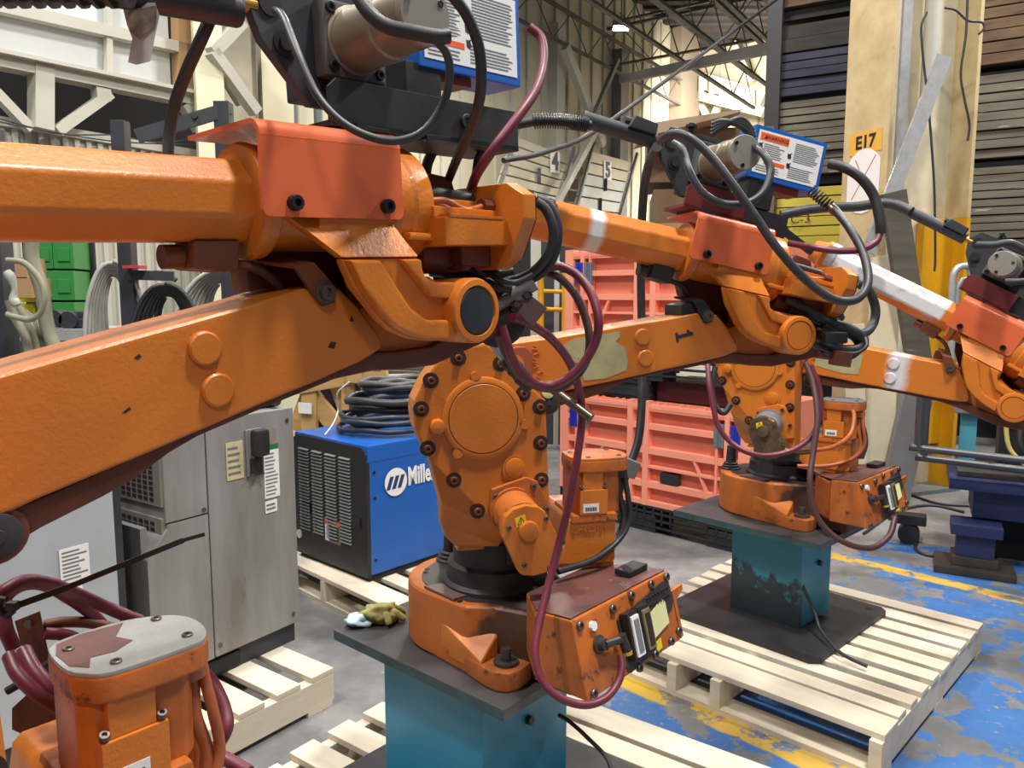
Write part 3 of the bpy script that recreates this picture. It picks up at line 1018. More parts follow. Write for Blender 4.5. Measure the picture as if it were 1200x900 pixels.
# yellow guard rails far behind
for k, (px, y0_, y1_) in enumerate(((634, 325, 396), (662, 320, 396), (752, 250, 290))):
    a = MB(); p0, p1 = W(px, y1_, 7.2), W(px, y0_, 7.2)
    p0.z = 0.0
    a.cyl(p0 - t.location, p1 - t.location, 0.03); a.build('post', SAFETY, t)
for y in (341, 362, 394):
    a = MB(); a.cyl(W(632, y, 7.2) - t.location, W(664, y + 1, 7.2) - t.location, 0.02); a.build('rail', SAFETY, t)
a = MB(); p = W(650, 396, 7.3); q = W(650, 394, 7.3)
t = thing('tool_cabinet', 'dark cabinet with upright doors behind the yellow rail', 'cabinet', W(640, 400, 7.6))
for k, (px0, px1, mm) in enumerate(((600, 622, DARK), (622, 634, CREAMW), (634, 650, BFRAME), (650, 656, CREAMW), (656, 690, BFRAME))):
    a = MB(); p0, p1 = W(px0, 262, 7.6), W(px1, 262, 7.6)
    a.span(p0.x - t.location.x, p1.x - t.location.x, 0, 0.3, -t.location.z, p0.z - t.location.z); a.build('door_panel', mm, t)

# ---------------------------------------------------------------- coral bulk crates
def bulk_crate(label, o, az, w, h, dep, base=True):
    t = thing('bulk_container', label, 'crate', o, R(az), 'coral plastic bulk containers')
    z0 = 0.17 if base else 0.0
    a = MB(); a.span(0.02, w - .02, 0.045, dep, z0, z0 + h - .01); a.build('wall_panel', CORAL_SHADE, t)
    # ribs: frame proud of the panel
    a = MB()
    rib = lambda x0, x1, za, zb, d=0.0: a.span(x0, x1, d, 0.05, z0 + za, z0 + zb)
    for za, zb in ((0, .03), (.115, .155), (.24, .255), (.33, .37), (.485, .52), (.60, .615), (h - .055, h - .02)):
        if zb <= h: rib(0.0, w, za * h / .66, zb * h / .66)
    for x0, x1 in ((0, .07), (.13, .16), (.2, .215), (.56, .60), (.68, .72), (w - .215, w - .2), (w - .16, w - .13), (w - .07, w)):
        rib(x0, x1, 0, h, -0.006)
    for k in range(26):
        x = 0.03 + k * (w - .06) / 25
        if k % 3 != 1: a.span(x - .006, x + .006, 0.006, .03, z0 + h * .93, z0 + h)
    for sgn, xc in ((1, .22), (-1, w - .22)):
        a.bar((xc, .012, z0 + .05), (xc + sgn * .14, .012, z0 + h * .5), .014, .02, (0, -1, 0))
        a.bar((xc + sgn * .12, .012, z0 + .04), (xc + sgn * .0, .012, z0 + h * .24), .014, .02, (0, -1, 0))
    a.build('rib_frame', CORAL, t)
    a = MB(); a.span(0, 0.03, 0.0, dep, z0, z0 + h); a.build('end_wall', CORAL, t)
    for x, mm in ((.09, 'b'), (.165, 'g'), (w - .225, 'g'), (w - .12, 'b')):
        a = MB()
        a.span(x, x + .062 , -0.012, 0.02, z0 + h * .66, z0 + h * .87, bev=.004)
        a.span(x + .02, x + .028, -0.018, -.01, z0 + h * .67, z0 + h * .86)
        a.span(x + .036, x + .044, -0.018, -.01, z0 + h * .67, z0 + h * .86)
        a.build('latch', MATS.get('blue_latch') or mat('blue_latch', srgb(36, 52, 170), 0.4) if mm == 'b' else MATS.get('grey_latch') or mat('grey_latch', srgb(106, 116, 124), 0.5), t, label='blue latch' if mm == 'b' else 'grey latch')
    a = MB(); a.span(w * .58, w * .67, -0.004, .03, z0 + h * .245, z0 + h * .34); a.build('card_holder', BPLAST, t)
    if base:
        a = MB()
        for z in (.03, .075, .12, .155):
            a.span(0, w, 0.0, .03, z, z + .013)
        for k in range(23):
            x = k * (w - .012) / 22
            if not (.33 < x < .55 or w - .5 < x < w - .32): a.span(x, x + .012, 0.0, .03, 0.06, .165)
        for x0, x1 in ((0, .26), (.5, .78), (w - .26, w)):
            a.span(x0, x1, 0.004, dep * .2, 0, .11)
        a.span(0, w, .02, dep, .155, .17)
        a.build('pallet_base', BPLAST, t)
    return t


CAZ2 = -44.0
c0 = WZ(668, 592, 0.0)
cpos = Vector((0.335, 5.25, 0))
bulk_crate('lower coral pink bulk container on a black pallet base', cpos, CAZ2, 1.40, 0.66, 1.0)
cd = Vector((math.cos(R(CAZ2)), math.sin(R(CAZ2)), 0))
cn = Vector((-math.sin(R(CAZ2)), math.cos(R(CAZ2)), 0))
t = bulk_crate('upper coral pink bulk container behind the middle robot arm', cpos + cd * 0.01 + cn * .03 + Vector((0, 0, .955)), CAZ2, 1.38, 0.66, .8, base=True)
t = thing('black_plastic_tray', 'black plastic trays lying on the lower coral container', 'tray', cpos + cd * .35 + cn * .05 + Vector((0, 0, .83)), R(CAZ2))
a = MB(); a.span(-.3, .34, 0, .4, 0, .12, bev=.01); a.build('tray', BPLAST, t)
a = MB()
for z in (.02, .10): a.span(-.31, .35, -.01, .02, z, z + .02)
a.span(.28, .34, -.014, .02, 0, .124); a.build('rim', BPLAST, t)
a = MB(); a.span(.36, .95, .05, .45, 0, .123); a.build('dark_red_box', mat('dark_red_box', srgb(70, 16, 18), .6), t)

# ---------------------------------------------------------------- pallets
def pallet(label, origin, az, L, Wd, boards, name='wooden_pallet', seed=1, holes=False, bottom=3, xs=None):
    """origin: a top corner on the floor plan; x along the boards (L), y across (Wd); boards: list of (y0,y1,x0,x1)"""
    rng = random.Random(seed)
    t = thing(name, label, 'pallet', (origin[0], origin[1], 0), R(az), 'wooden pallets on the floor')
    for (y0, y1, x0, x1) in boards:
        a = MB(); dz = rng.uniform(-.002, .002)
        a.span(x0 + rng.uniform(-.008, .004), x1 + rng.uniform(-.004, .008), y0, y1, .118 + dz, .14 + dz, bev=.004)
        a.build('deck_board', WOOD, t)
    for x in (xs or (0.0, L / 2 - .02, L - .04)):
        a = MB()
        if holes:
            a.span(x, x + .04, 0, Wd, .085, .118); a.span(x, x + .04, 0, Wd * .14, .018, .09); a.span(x, x + .04, Wd * .42, Wd * .6, .018, .09); a.span(x, x + .04, Wd * .88, Wd, .018, .09)
        else:
            a.span(x, x + .04, 0, Wd, .018, .118, bev=.003)
        a.build('stringer', WOOD, t)
    for i in range(bottom):
        y = (Wd - .1) * i / (bottom - 1)
        a = MB(); a.span(0, L, y, y + .1, 0, .018); a.build('bottom_board', WOOD, t)
    return t


# pallet under the far robot: boards run along azimuth -45; corner = far left
PA = math.degrees(math.atan2(3.10 - 3.98, 1.924 - 1.036))
def deck(n, L, Wd, gap, rev=False):
    w = (Wd - gap * (n - 1)) / n
    return [(i * (w + gap), i * (w + gap) + w, 0, L) for i in range(n)]


# origin so that y grows away from the near edge
o3 = Vector((0.323, 3.010, 0))
bd = []
y = 0.02
for w_, g_ in ((.125, .014), (.075, .04), (.07, .038), (.075, .036), (.08, .034), (.085, .036), (.085, .034), (.085, .03), (.095, .026), (.085, .0)):
    bd.append((y, y + w_, 0, 1.22))
    y += w_ + g_
bd = [(p_, q_, 0, 1.13) for p_, q_, _, _ in bd]
pallet('pale wooden pallet under the teal pedestal of the far robot', o3, -44.0, 1.13, 1.2, bd, seed=3, xs=(0, .36, .54, 1.09))

# pallet under the middle robot
d44 = Vector((math.cos(R(-44.5)), math.sin(R(-44.5)), 0))
P2Z = -36.6
d36 = Vector((math.cos(R(P2Z)), math.sin(R(P2Z)), 0))
s36 = Vector((-d36.y, d36.x, 0))
far2 = WZ(682, 819, .14)
o2 = Vector((far2.x, far2.y, 0)) - d36 * .53 - s36 * 1.12
pallet('pale wooden pallet under the teal pedestal of the middle robot', o2, P2Z, 1.32, 1.12, [(1.01, 1.12, 0, 1.32), (.90, .985, 0, 1.32), (.76, .85, 0, 1.32), (.62, .71, 0, 1.32), (.48, .57, 0, 1.32), (.34, .43, 0, 1.32), (.20, .29, 0, 1.32), (0, .13, 0, 1.32)], seed=5)

# pallet under the blue welder
oc = WZ(447, 708, .14)
pallet('pale wooden pallet under the blue welder', Vector((oc.x, oc.y, 0)) - d44 * 1.02, -44.5, 1.08, 1.02, [(0, .14, 0, 1.08), (.19, .28, 0, 1.08), (.34, .43, 0, 1.08), (.5, .6, 0, 1.08), (.68, .78, 0, 1.08), (.88, 1.02, 0, 1.08)], seed=7)

# pallet under the grey cabinets
od = WZ(391, 782, .14)
D56 = Vector((math.cos(R(54)), math.sin(R(54)), 0))
N56 = Vector((-D56.y, D56.x, 0))
pd = Vector((od.x, od.y, 0)) - D56 * 1.6
t = thing('wooden_pallet', 'pale wooden pallet under the grey cabinets', 'pallet', pd, R(54), 'wooden pallets on the floor')
rng = random.Random(11)
for i in range(11):
    x1 = 1.6 - i * .148
    a = MB(); a.span(x1 - .10, x1, 0, 1.05, .118, .14, bev=.004); a.build('deck_board', WOOD, t)
for y in (0.0, .5, 1.0):
    a = MB(); a.span(0, 1.6, y, y + .045, .018, .118, bev=.003); a.build('stringer', WOOD, t)
for x in (0, .8, 1.48):
    a = MB(); a.span(x, x + .11, 0, 1.05, 0, .018); a.build('bottom_board', WOOD, t)

# ---------------------------------------------------------------- grey power cabinets
ca = 56.0
cD = Vector((math.cos(R(ca)), math.sin(R(ca)), 0))
cN = Vector((-cD.y, cD.x, 0))
C0 = Vector((-1.170, 2.396, 0))


def labelplate(t, name, x0, x1, z0, z1, y=-0.002, m=None, lines=0, seed=0, border=False):
    """paper label on a -y face, with rows of print"""
    a = MB(); a.span(x0, x1, y - .001, y + .001, z0, z1)
    s = a.build(name, m or WHITE, t)
    if lines:
        rng = random.Random(seed)
        a = MB()
        for i in range(lines):
            z = z1 - (z1 - z0) * (i + 1) / (lines + 1)
            xe = x0 + (x1 - x0) * rng.uniform(.6, .93)
            a.span(x0 + (x1 - x0) * .08, xe, y - .002, y, z - (z1 - z0) * .16 / lines, z + (z1 - z0) * .16 / lines)
        a.build('print_lines', GINK, s, kind='stuff')
    return s


t = thing('power_cabinet', 'grey steel cabinet with a black switch and green-topped label, on the left pallet', 'cabinet', C0 + Vector((0, 0, .14)), R(ca))
wC, hC = 0.607, 0.925
zc = lambda py, d=2.7: W(300, py, d).z - .14
a = MB(); a.span(.230, wC, 0, .6, .08, hC, bev=.006); a.build('body', CABGREY, t)
a = MB(); a.poly_prism([(0, 0, .08), (0, 0, .50), (.075, 0, .585), (.075, 0, .60), (.226, 0, .60), (.226, 0, .08)][::1], [(0, .6, .08), (0, .6, .50), (.075, .6, .585), (.075, .6, .60), (.226, .6, .60), (.226, .6, .08)], .003)
a.build('lower_side_panel', CABGREY, t)
a = MB(); a.span(.07, .226, 0, .6, .605, hC - .02, bev=.004); a.build('upper_side_panel', CABGREY, t)
# louvred front (faces local -x)
a = MB(); a.span(-.002, .02, .03, .6, .50, .60); a.build('front_ledge', GREY, t)
for nm, z0, z1, x in (('lower_grille', .46, .62, .06), ('upper_grille', .66, .9, .062)):
    a = MB(); a.span(x, x + .02, .01, .55, z0, z1)
    f = a.build(nm, CABGREY, t)
    a = MB()
    ny, nz = 14, max(5, int((z1 - z0) / .02))
    for i in range(ny):
        for j in range(nz):
            y = .05 + i * .034; z = z0 + .014 + j * (z1 - z0 - .02) / nz
            a.span(x - .002, x + .003, y, y + .022, z, z + .011)
    a.build('grille_holes', DARK, f, kind='stuff')
a = MB(); a.span(0.01, wC - .01, .02, .58, 0.0, .08, bev=.004); sk = a.build('skid_base', BFRAME, t)
a = MB(); a.span(.20, .34, .012, .03, .015, .065); a.build('fork_pocket', DARK, sk)
a = MB(); a.span(.28, .60, .06, .5, hC, hC + .05, bev=.02); a.cyl((.55, .02, hC + .03), (.55, .1, hC + .03), .02); a.build('top_handle', BFRAME, t)
a = MB(); a.span(.385, .455, -.01, 0, .70, .87, bev=.004); sw = a.build('switch_plate', GREY, t)
a = MB(); a.span(.40, .46, -.05, -.008, .77, .87, bev=.015); a.build('switch_handle', BLACK, sw)
a = MB(); a.span(.395, .445, -.02, -.008, .70, .765, bev=.004); a.build('switch_box', BLACK, sw)
dots('screw', [(x, -.02, z) for x, z in ((.397, .705), (.443, .705), (.403, .768))], (0, -1, 0), .005, .005, STEEL, sw)
labelplate(t, 'tan_label', .305, .375, .70, .835, m=mat('tan_label', srgb(198, 188, 148), .7, var=srgb(170, 160, 116), vscale=20), lines=5, seed=3)
labelplate(t, 'brown_patch', .468, .52, .80, .86, m=mat('brown_patch', srgb(134, 124, 108), .7))
labelplate(t, 'printed_label', .462, .53, .60, .78, lines=12, seed=4)
labelplate(t, 'green_band', .462, .53, .78, .80, m=mat('green_band', srgb(20, 110, 74), .6))
labelplate(t, 'approval_label', .462, .515, .545, .59, lines=2, seed=5)
dots('screw', [(x, 0, z) for x, z in ((.575, .88), (.575, .12), (.25, .12), (.21, .62))], (0, -1, 0), .008, .004, STEEL, t)
# nearer, lighter cabinet at the left edge
C1 = Vector((-1.215, 2.335, 0)) - cD * .62
t = thing('power_cabinet', 'light grey cabinet at the left edge behind the purple hoses', 'cabinet', C1 + Vector((0, 0, .14)), R(ca))
a = MB(); a.span(0, .60, 0, .6, .08, .88, bev=.006); a.build('body', CABLITE, t)
a = MB(); a.span(.60, .625, .005, .6, .02, .88); a.build('edge_post', BFRAME, t)
a = MB(); a.span(0.01, .60, .02, .58, 0.0, .08); a.build('skid_base', BFRAME, t)
labelplate(t, 'printed_label', .43, .515, .505, .61, y=-.003, lines=8, seed=8)
labelplate(t, 'approval_label', .43, .49, .455, .495, y=-.003, lines=2, seed=9)
# ---------------------------------------------------------------- blue welder with the coiled leads
wo = WZ(433, 683, .14)
WA = 48.0
t = thing('welder', 'blue Miller welding power source with a black louvred front, on a pallet', 'welder', (wo.x, wo.y, .14), R(WA))
# local x runs along the blue side to the right and away; local y to the left and away (black front on x=0 side)
hW = W(433, 523, wo.y).z - .14
LW, WW = 0.92, 0.60
a = MB(); a.span(.012, LW, 0, WW, .03, hW - .03, bev=.006); a.build('case', BLUE, t)
a = MB(); a.span(.0, LW, -.004, WW + .004, hW - .085, hW, bev=.012); a.build('top_cover', BLUE, t)
a = MB(); a.span(0.01, LW, .01, WW - .01, 0, .03); a.build('underframe', DARK, t)
a = MB(); a.poly_prism([(-.006, .0, .02), (-.006, WW, .02), (-.006, WW, hW - .03), (-.006, WW - .03, hW - .012), (-.006, .03, hW - .012), (-.006, 0, hW - .04)],
                       [(.014, .0, .02), (.014, WW, .02), (.014, WW, hW - .03), (.014, WW - .03, hW - .012), (.014, .03, hW - .012), (.014, 0, hW - .04)])
fp = a.build('front_panel', BLACK, t)
louv = mat('louvre_edge', srgb(120, 122, 124), .4)
for c in range(4):
    y0 = WW - .05 - c * .115 - .085
    a = MB()
    for k in range(26):
        z = hW - .075 - k * .0165
        a.poly_prism([(-.006, y0, z), (-.006, y0 + .085, z), (-.006, y0 + .085, z - .004), (-.006, y0, z - .004)], [(-.017, y0, z - .006), (-.017, y0 + .085, z - .006), (-.014, y0 + .085, z - .009), (-.014, y0, z - .009)])
    a.build('louvre_bank', louv if False else GREY, fp, kind='stuff')
labA = MB(); labA.span(-.009, -.006, .21, .34, .135, .25); s = labA.build('rating_label', mat('brown_label', srgb(120, 96, 78), .5), fp)
a = MB(); a.span(-.010, -.0085, .215, .335, .225, .245); a.build('orange_strip', WARN, s)
a = MB(); a.span(-.010, -.0085, .305, .335, .14, .22); a.build('white_strip', WHITE, s)
a = MB()
for z in (.15, .165, .18, .195, .21): a.span(-.0105, -.0085, .225, .295, z, z + .006)
a.build('print_lines', INK, s, kind='stuff')
for y, z in ((.05, .3), (.46, .3)):
    a = MB(); a.span(-.012, -.005, y, y + .06, z - .05, z); a.build('hinge', BLACK, fp)
a = MB(); a.cyl((-.012, WW - .03, .12), (-.004, WW - .03, .12), .022); a.build('round_cap', WHITE, fp)
# roundel and name on the blue side (local -y face)
zr = W(463, 560, wo.y + .2).z - .14
M = frame_matrix((.165, -.0045 - .001, zr), (1, 0, 0), (0, 0, 1))
a = MB(); a.cyl((0, 0, 0), (0, 0, .002), .068, seg=32)
s = a.build('logo_roundel', WHITE, t); s.matrix_local = M
a = MB()
for k in range(3):
    x = -.048 + k * .034
    a.xy([(x - .012, -.032), (x + .010, -.032), (x + .034, .03), (x + .012, .03)], .002, .003)
a.build('logo_bars', mat('navy_print', srgb(18, 60, 104), .5), s)
M = frame_matrix((.240, -.0055, zr + .008), (1, 0, 0), (0, 0, 1)) @ Matrix.Diagonal((.62, 1, 1, 1))
put_m('brand_lettering', text_mesh('brand_lettering', 'Miller', .125, WHITE, .0012, 'LEFT', bold=.0035), M, t)
dots('screw', [(x, 0, z) for x, z in ((.04, hW - .13), (.04, .1), (.04, .4), (.88, .1), (.88, .4), (.5, .1))], (0, -1, 0), .007, .005, DKSTEEL, t)
# leads on top: black coils
WM = Matrix.Translation(t.location) @ Matrix.Rotation(R(WA), 4, 'Z')


def lead_coil(label, c, rx, ry, n, r, zstep, seed, m, grp='coiled leads on the blue welder'):
    rng = random.Random(seed)
    pts = []
    for k in range(n * 16):
        a_ = k / 16 * 2 * math.pi
        lay = k / 16
        q = 1 + .10 * math.sin(lay * 2.3 + seed) + rng.uniform(-.02, .02)
        pts.append((c[0] + rx * q * math.cos(a_), c[1] + ry * q * math.sin(a_), c[2] + r + zstep * lay + .012 * math.sin(a_ * 2 + lay * 1.7) ** 2))
    mb = MB(); mb.tube([WM @ Vector(p) for p in pts], r, 7, 3)
    return tag(mb.build('lead_coil', m), label, 'cable coil', grp)


lead_coil('bluish black coiled lead lying lowest on the blue welder', (.42, .27, hW), .30, .24, 4, .014, .02, 1, mat('blue_black_cable', srgb(44, 47, 58), .4, var=srgb(66, 70, 82), vscale=20))
lead_coil('thick dark coiled lead in the middle of the pile on the blue welder', (.46, .28, hW + .085), .28, .22, 3, .02, .022, 2, CABLE)
lead_coil('grey-black coiled lead on top of the pile on the blue welder', (.52, .34, hW + .165), .24, .18, 3, .017, .02, 3, mat('scuffed_cable', srgb(66, 66, 66), .45, var=srgb(110, 108, 102), vscale=16))
mb = MB(); mb.tube([WM @ Vector(p) for p in ((.02, .36, hW + .006), (.10, .40, hW + .05), (.16, .44, hW + .11), (.13, .40, hW + .2), (.16, .34, hW + .26))], .004, 6)
tag(mb.build('white_tie', WHITE), 'long white cable tie tail on the coiled leads', 'cable tie')

# ---------------------------------------------------------------- wooden crates behind the welder
t = thing('wooden_crate', 'yellow pine crate with diagonal braces behind the blue welder', 'crate', W(352, 560, 5.0), R(-24))
fx = lambda px, py: t.matrix_basis.inverted() @ WV(px, py, t.location.x, t.location.y, -24)
def plank(a_, b_, w, th=.03, off=0, name='plank', m=WOOD_Y):
    p, q = fx(*a_), fx(*b_)
    mb = MB(); mb.bar(p + Vector((0, off, 0)), q + Vector((0, off, 0)), w, th, (0, -1, 0), bev=.003); return mb.build(name, m, t)
plank((340, 452), (420, 437), .13)
plank((360, 462), (412, 528), .13, off=.03)
plank((405, 500), (388, 452), .10, off=.06)
plank((362, 455), (362, 540), .12, off=.01)
plank((408, 448), (408, 520), .10, off=.01)
plank((436, 448), (436, 500), .10, off=.01)
plank((424, 441), (456, 436), .16, off=-.02)
plank((420, 424), (420, 448), .12, off=-.03)
plank((330, 430), (520, 412), .09, off=.12)
plank((340, 505), (360, 450), .1, off=.05)
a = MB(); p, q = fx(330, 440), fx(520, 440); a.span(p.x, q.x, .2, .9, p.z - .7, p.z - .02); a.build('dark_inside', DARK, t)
a = MB(); p = fx(353, 478); q = fx(368, 472); a.span(p.x, q.x, -.03, -.022, p.z - .03, q.z); a.build('paper_label', WHITE, t)
t = thing('plywood_board', 'weathered plywood sheets lying over the pine crate behind the welder', 'board', W(430, 440, 4.9), R(-20))
fx2 = lambda px, py: t.matrix_basis.inverted() @ WV(px, py, t.location.x, t.location.y, -20)
for k, (y0, y1, m, dx) in enumerate(((431, 438, B_GREY, 0), (425, 431, B_GREY, .05), (418, 422, WOOD_Y, .12))):
    p0, p1, p2 = fx2(424 + k * 8, y1), fx2(424 + k * 8, y0), fx2(530, y0)
    a = MB(); a.span(p0.x, p2.x, -.1 + dx, .7, p0.z, p1.z, bev=.003); a.build('sheet', m, t)
t = thing('paper_sign', 'white paper sign with short print on the crate behind the coiled leads', 'sign', W(456, 455, 4.6), R(12))
a = MB(); a.span(0, .155, 0, .004, 0, .085); s = a.build('sheet', WHITE, t)
put_m('sign_text', text_mesh('sign_text', 'Tooling x2', .022, INK, .0005), frame_matrix((.08, -.001, .045), (1, 0, 0), (0, 0, 1)), s)
t = thing('crate_block', 'dark timber block under the plywood by the coiled leads', 'timber', W(428, 465, 4.7), R(-10))
a = MB(); a.span(0, .2, 0, .3, -.9, -.04); a.build('block', WOOD_Y, t)
a = MB(); p = W(452, 434, 5.4); q = W(500, 418, 5.4)
a.span(p.x, q.x, p.y, p.y + .4, p.z, q.z)
tag(a.build('red_box', mat('faded_red', srgb(206, 84, 62), .6)), 'faded red box above the plywood behind the middle robot', 'box')
# black floor matting under things behind
# ---------------------------------------------------------------- black hose frame, bins, hanging hoses (left, behind the near robot)
t = thing('hose_stand', 'black square-tube frame holding the hanging hoses', 'frame', (0, 0, 0))
def post(px, py0, dist, w=.055, z0=0.0):
    p = W(px, 345, dist); z1 = W(px, py0, dist).z
    a = MB(); a.span(p.x - w / 2, p.x + w / 2, p.y - w / 2, p.y + w / 2, z0, z1, bev=.004); return a.build('post', BFRAME, t)
post(152, 142, 3.3, .058)
post(271, 120, 3.45, .066)
post(0, 150, 3.0, .08)
a = MB(); a.bar(W(160, 160, 3.3), W(268, 128, 3.45), .03, .055); a.build('top_rail', BFRAME, t)
a = MB(); p = W(231, 137, 3.4); a.cyl(p - Vector((0, .03, 0)), p - Vector((0, .015, 0)), .012); a.build('rail_bolt', STEEL, t)
a = MB(); a.bar(W(150, 322, 3.28), W(204, 324, 3.34), .04, .04); a.build('hook_rail', BFRAME, t)
a = MB(); p = W(158, 313, 3.25); a.box(p, (.07, .07, .012)); a.build('red_strap', mat('red_strap', srgb(190, 50, 66), .5), t)


def hanging_coil(label, px, py, dist, rx, rz, n, r, m, seed, spread=.07, az=0, pinch=0.5):
    """loops hung over a hook at the pixel: narrow at the top, wide and open below"""
    rng = random.Random(seed)
    top = W(px, py, dist)
    dirx = Vector((math.cos(R(az)), math.sin(R(az)), 0))
    diry = Vector((-dirx.y, dirx.x, 0))
    pts = []
    for k in range(n):
        f = k / max(1, n - 1)
        for j in range(18):
            a_ = 2 * math.pi * j / 18
            w = rx * (1 - .62 * f + rng.uniform(-.015, .015))
            h = rz * (1 - .45 * f)
            x = w * math.sin(a_)
            z = -h * (1 - math.cos(a_))
            y = (f - .5) * spread * (1.0 + pinch * math.cos(a_ + math.pi)) + rng.uniform(-.002, .002)
            pts.append(top + dirx * x + diry * y + Vector((0, 0, z - rz * .16 * f)))
    mb = MB(); mb.tube(pts, r, 7, 2)
    o = mb.build('hose_coil', m)
    return tag(o, label, 'hose coil', 'coiled hoses hung on the black frame')


hanging_coil('grey hose coil hanging at the left side of the black post', 133, 306, 3.3, .12, .36, 7, .0095, GREYH, 1, .12, 24)
hanging_coil('black hose coil hanging between the two grey coils', 196, 332, 3.3, .15, .31, 7, .009, RUBBER, 2, .12, 8)
hanging_coil('grey hose coil with black ties, right of the black coil', 262, 316, 3.55, .215, .33, 8, .010, GREYH, 3, .16, 12)
# loose tails of that coil, connector
mb = MB(); mb.tube([W(262, 318, 3.5), W(282, 326, 3.45), W(304, 340, 3.4)], .012, 7); tag(mb.build('grey_hose_tail', GREYH), 'loose grey hose end running right from the hanging coils', 'hose')
t = thing('plug_connector', 'dark plug connector lying over the black hose coil', 'connector', W(190, 323, 3.4))
a = MB(); a.cyl((-.035, 0, .005), (.035, 0, -.005), .02, bev=.004); a.build('shell', BLACK, t)
a = MB(); a.cyl((.035, 0, -.005), (.06, 0, -.02), .011); a.build('gland', RUBBER, t)
a = MB(); a.cyl((-.008, 0, .001), (.004, 0, 0), .0215); a.build('ring', DKSTEEL, t)
for k, (path, m_, lab) in enumerate((
    (((70, 258), (68, 300), (80, 340), (86, 380), (100, 420)), OLIVEH, 'fat taped olive hose bundle hanging left of the green bins'),
)):
    mb = MB(); mb.tube([W(x - 31, y, 2.9) for x, y in path], .026, 8); tag(mb.build('hose_bundle', m_), lab, 'hose')
mb = MB(); mb.tube([W(x, y, 2.8) for x, y in ((8, 305), (28, 308), (45, 325), (52, 345), (48, 365), (36, 374), (20, 372), (8, 368))], .011, 8); tag(mb.build('hose_loop', OLIVEH), 'single olive hose loop around the hanging bundle at the left', 'hose')
for k in range(4):
    mb = MB(); mb.tube([W(11 + k * 3, 352 + k * 3, 2.85 + k * .03), W(19 + k * 6, 374, 2.85 + k * .03), W(30 + k * 8, 395, 2.85 + k * .03), W(40 + k * 10, 440, 2.85 + k * .03)], .017, 8)
    tag(mb.build('sloping_hose', OLIVEH), 'olive hose sloping down to the right at the left edge, %s from the black post' % ('first', 'second', 'third', 'fourth')[k], 'hose', 'olive hoses sloping down at the left edge')
mb = MB(); mb.tube([W(x, y, 2.8) for x, y in ((8, 318), (13, 326), (17, 338), (16, 350), (20, 358))], lambda k: .014 + .004 * math.sin(k * 9), 8); tag(mb.build('plastic_wrap', GREYH), 'crumpled clear plastic wrap by the left black post', 'wrap')
# bins
t = thing('bin_cabinet', 'cabinet of green and yellow drawers in the gap under the near robot arm', 'cabinet', W(50, 420, 5.2), R(10))
bx = lambda px, py: t.matrix_basis.inverted() @ WV(px, py, t.location.x, t.location.y, 10)
for c, (x0, x1) in enumerate(((44, 61), (62, 86))):
    for r_ in range(4):
        y0, y1 = 280 + r_ * 37 - (0), 315 + r_ * 37
        p, q = bx(x0, y1), bx(x1 + r_, y0)
        a = MB(); a.span(p.x + .004, q.x - .004, 0, .3, p.z, q.z, bev=.008); d = a.build('green_drawer', GREEN, t)
        a = MB(); w_ = q.x - p.x; a.span(p.x + w_ * .25, q.x - w_ * .2, -.012, .01, p.z + .05, p.z + .14, bev=.004); a.build('drawer_front', GREEN, d)
for r_ in range(3):
    p, q = bx(20, 354 + r_ * 28), bx(42, 328 + r_ * 28)
    a = MB(); a.span(p.x, q.x - .006, -.02, .3, p.z, q.z, bev=.008); d = a.build('yellow_drawer', YBIN, t)
    a = MB(); w_ = q.x - p.x; a.span(p.x + w_ * .2, q.x - w_ * .2, -.03, 0, p.z + .03, p.z + .09, bev=.004); a.build('drawer_front', YBIN, d)
a = MB(); p, q = bx(12, 420), bx(90, 275); a.span(p.x, q.x, .3, .34, -1.05, q.z); a.build('back', DARK, t)
for k, (x0, y0, x1, y1) in enumerate(((8, 302, 30, 279), (10, 325, 36, 303))):
    p, q = W(x0, y1, 5.0), W(x1, y0, 5.0)
    a = MB(); a.span(p.x, q.x, 5.0, 5.3, p.z - 0.13 if False else q.z - .13, q.z); tag(a.build('cardboard_box', CARD), ('brown cardboard box on top of the yellow drawers', 'smaller tan cardboard box right on the yellow drawers')[k], 'box', 'boxes on the yellow drawers')
t = thing('bench_vise', 'dark clamp on a steel bench seen between the hoses and the near arm', 'clamp', W(82, 384, 4.3))
a = MB(); a.span(-.14, .12, 0, .08, 0, .05, bev=.01); a.cyl((-.08, -.02, .05), (-.08, .08, .05), .05); a.cyl((.0, -.02, .04), (0, .08, .04), .05); a.span(-.02, .08, .01, .07, .04, .09, bev=.01); a.build('body', BFRAME, t)
a = MB(); a.cyl((.14, 0, .0), (.145, 0, .13), .008); a.cyl((.145, 0, .07), (.147, 0, .15), .014); a.build('red_handle', mat('red_grip', srgb(186, 40, 34), .4), t)
a = MB(); a.span(-.34, .17, -.05, .4, -.07, -.005, bev=.004); a.build('steel_top', GALV, t)
a = MB(); a.span(-.3, .15, 0, .35, -W(82, 384, 4.3).z, -.07); a.build('bench_body', GREY, t)
